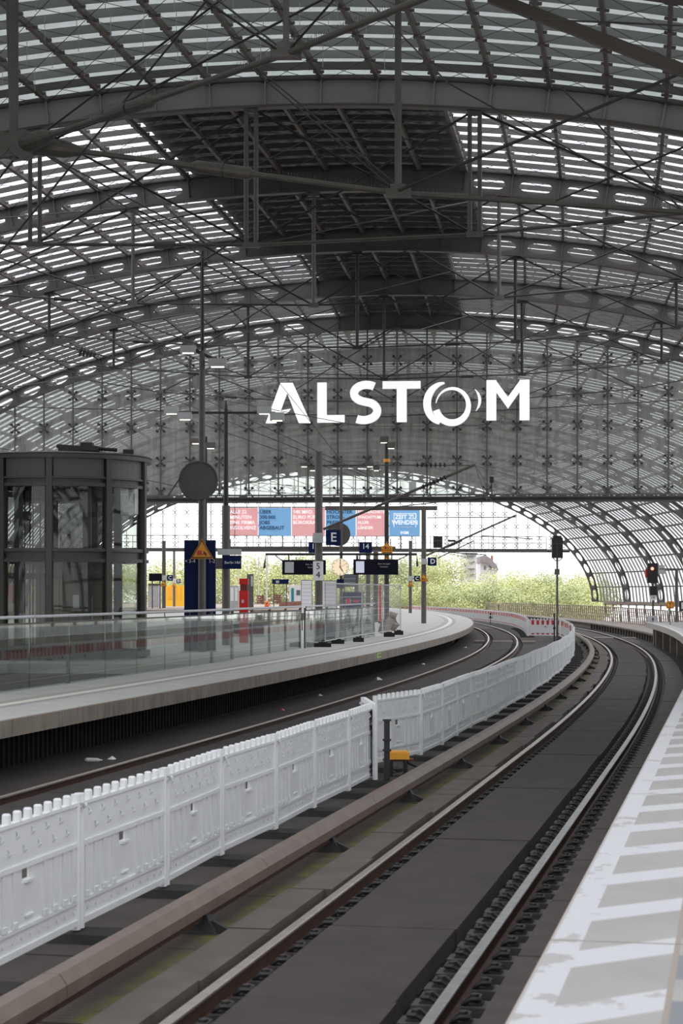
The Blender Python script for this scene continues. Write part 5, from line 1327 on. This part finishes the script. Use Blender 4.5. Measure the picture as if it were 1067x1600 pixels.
# crouching worker in orange
wk = thing('person', 'crouching worker in bright orange hi-vis clothing on the building site', 'person', P(415, 953, 183))
def skin(verts, edges, rad, nm, mat, parent, root=0):
    me = bpy.data.meshes.new(nm); me.from_pydata(verts, edges, []); o = bpy.data.objects.new(nm, me); C.objects.link(o)
    md = o.modifiers.new('s', 'SKIN'); me.skin_vertices[0]
    for i, r in enumerate(rad): me.skin_vertices[0].data[i].radius = (r, r)
    me.skin_vertices[0].data[root].use_root = True
    o.modifiers.new('u', 'SUBSURF').levels = 1
    dg = bpy.context.evaluated_depsgraph_get(); dg.update(); m2 = bpy.data.meshes.new_from_object(o.evaluated_get(dg)); bpy.data.objects.remove(o)
    m2.materials.clear(); m2.materials.append(mat); m2.name = nm; m2.polygons.foreach_set('use_smooth', [True]*len(m2.polygons))
    r_ = bpy.data.objects.new(nm, m2); C.objects.link(r_); r_.parent = parent; return r_
# local frame: x right, y away, z up ; squatting, bent forward to the right
V = [(0, 0, .38), (.06, 0, .56), (.16, 0, .74), (.24, -.01, .84), (.30, -.02, .92),      # pelvis..head base
     (-.02, -.12, .36), (.30, -.16, .42), (.12, -.17, .10), (.22, -.17, .05),
     (-.02, .12, .36), (.30, .16, .42), (.12, .17, .10), (.22, .17, .05),
     (.16, -.19, .73), (.30, -.24, .52), (.46, -.16, .38),
     (.16, .19, .73), (.30, .24, .52), (.46, .16, .38)]
E = [(0, 1), (1, 2), (2, 3), (3, 4), (0, 5), (5, 6), (6, 7), (7, 8), (0, 9), (9, 10), (10, 11), (11, 12), (2, 13), (13, 14), (14, 15), (2, 16), (16, 17), (17, 18)]
Rr = [.15, .15, .16, .07, .06, .11, .085, .055, .05, .11, .085, .055, .05, .07, .05, .035, .07, .05, .035]
skin(V, E, Rr, 'body', M['orange_hv'], wk)
m = MB(); m.lathe([(.03, .86), (.075, .89), (.095, .95), (.098, 1.01), (.08, 1.07), (.03, 1.10)], (.33, -.02, 0), 14); o = m.build('head', M['skin'], None, smooth=True); o.parent = wk
m = MB(); m.lathe([(.115, 1.02), (.11, 1.06), (.08, 1.11), (.02, 1.13)], (.33, -.02, 0), 14); o = m.build('helmet', M['white'], None, smooth=True); o.parent = wk
for sy in (-1, 1):
    m = MB(); m.box((.48, sy*.16, .34), (.06, .05, .08)); 
    for f in range(5): m.tube([(.49+.01*f, sy*.16+(f-2)*.012, .31), (.50+.01*f, sy*.16+(f-2)*.012, .26-.01*(f % 2))], .008, 4)
    o = m.build('hand', M['skin'], None); o.parent = wk
    m = MB(); m.box((.22, sy*.17, .03), (.28, .1, .08)); o = m.build('boot', M['black'], None); o.parent = wk

# ------------------------------------------------------------------ litter and the torn cable by the right rail
lit = [((146, 1191), 'plastic_bottle', 'clear crushed plastic bottle beside the left track'), ((175, 1186), 'paper_scrap', 'pale scrap of paper just right of the crushed bottle'), ((591, 1062), 'paper_scrap', 'crumpled white bag lying beyond the left rail'), ((441, 1110), 'paper_scrap', 'reddish scrap near the left rail, middle of the run'), ((727, 1012), 'paper_scrap', 'small white scrap near the platform curve'), ((500, 1087), 'paper_scrap', 'tiny white scrap behind the second barrier run'), ((661, 1038), 'paper_scrap', 'small pale scrap beyond the left rail near the bend')]
for (x, y), nm, lab in lit:
    z = -.075; d = (HZ-z)*F/(y-YH); c = Vector(((x-533.5)*d/F, d, z))
    m = MB(); rd = random.Random(x)
    if nm == 'plastic_bottle': m.tube([c+Vector((-.13, 0, .035)), c+Vector((-.1, 0, .035)), c+Vector((.06, .02, .03)), c+Vector((.1, .02, .03)), c+Vector((.13, .02, .03))], [.012, .034, .032, .015, .013], 10); mt = M['ltgrey']
    else:
        s = .12 if x != 591 else .22; n = 9; top = [c+Vector((s*.6*math.cos(2*PI*i/n)*rd.uniform(.6, 1.2), s*math.sin(2*PI*i/n)*rd.uniform(.6, 1.2), 0)) for i in range(n)]; i0 = len(m.v)
        m.v += [tuple(p) for p in top]+[tuple(c+Vector((rd.uniform(-.02, .02), 0, s*.4)))]
        for i in range(n): m.face((i0+i, i0+(i+1) % n, i0+n))
        m.face(tuple(range(i0, i0+n))[::-1]); mt = M['white'] if x != 441 else M['foilred']
    o = m.build(nm, mt); tag(o, lab, 'litter')
t = thing('torn_cable', 'frayed dark cable end lying between absorber mats and right rail', 'cable', T(9.3, .5, -.05))
m = MB()
for i in range(4): m.tube([T(9.15+i*.06, .30+i*.02, -.01), T(9.2+i*.06, .45, .01), T(9.25+i*.05, .58, -.05)], .016, 6)
m.tube([T(9.25, .2, -.01), T(9.3, .3, .03), T(9.15, .42, .0)], .02, 6); m.build('strands', M['clip_pad'], t)
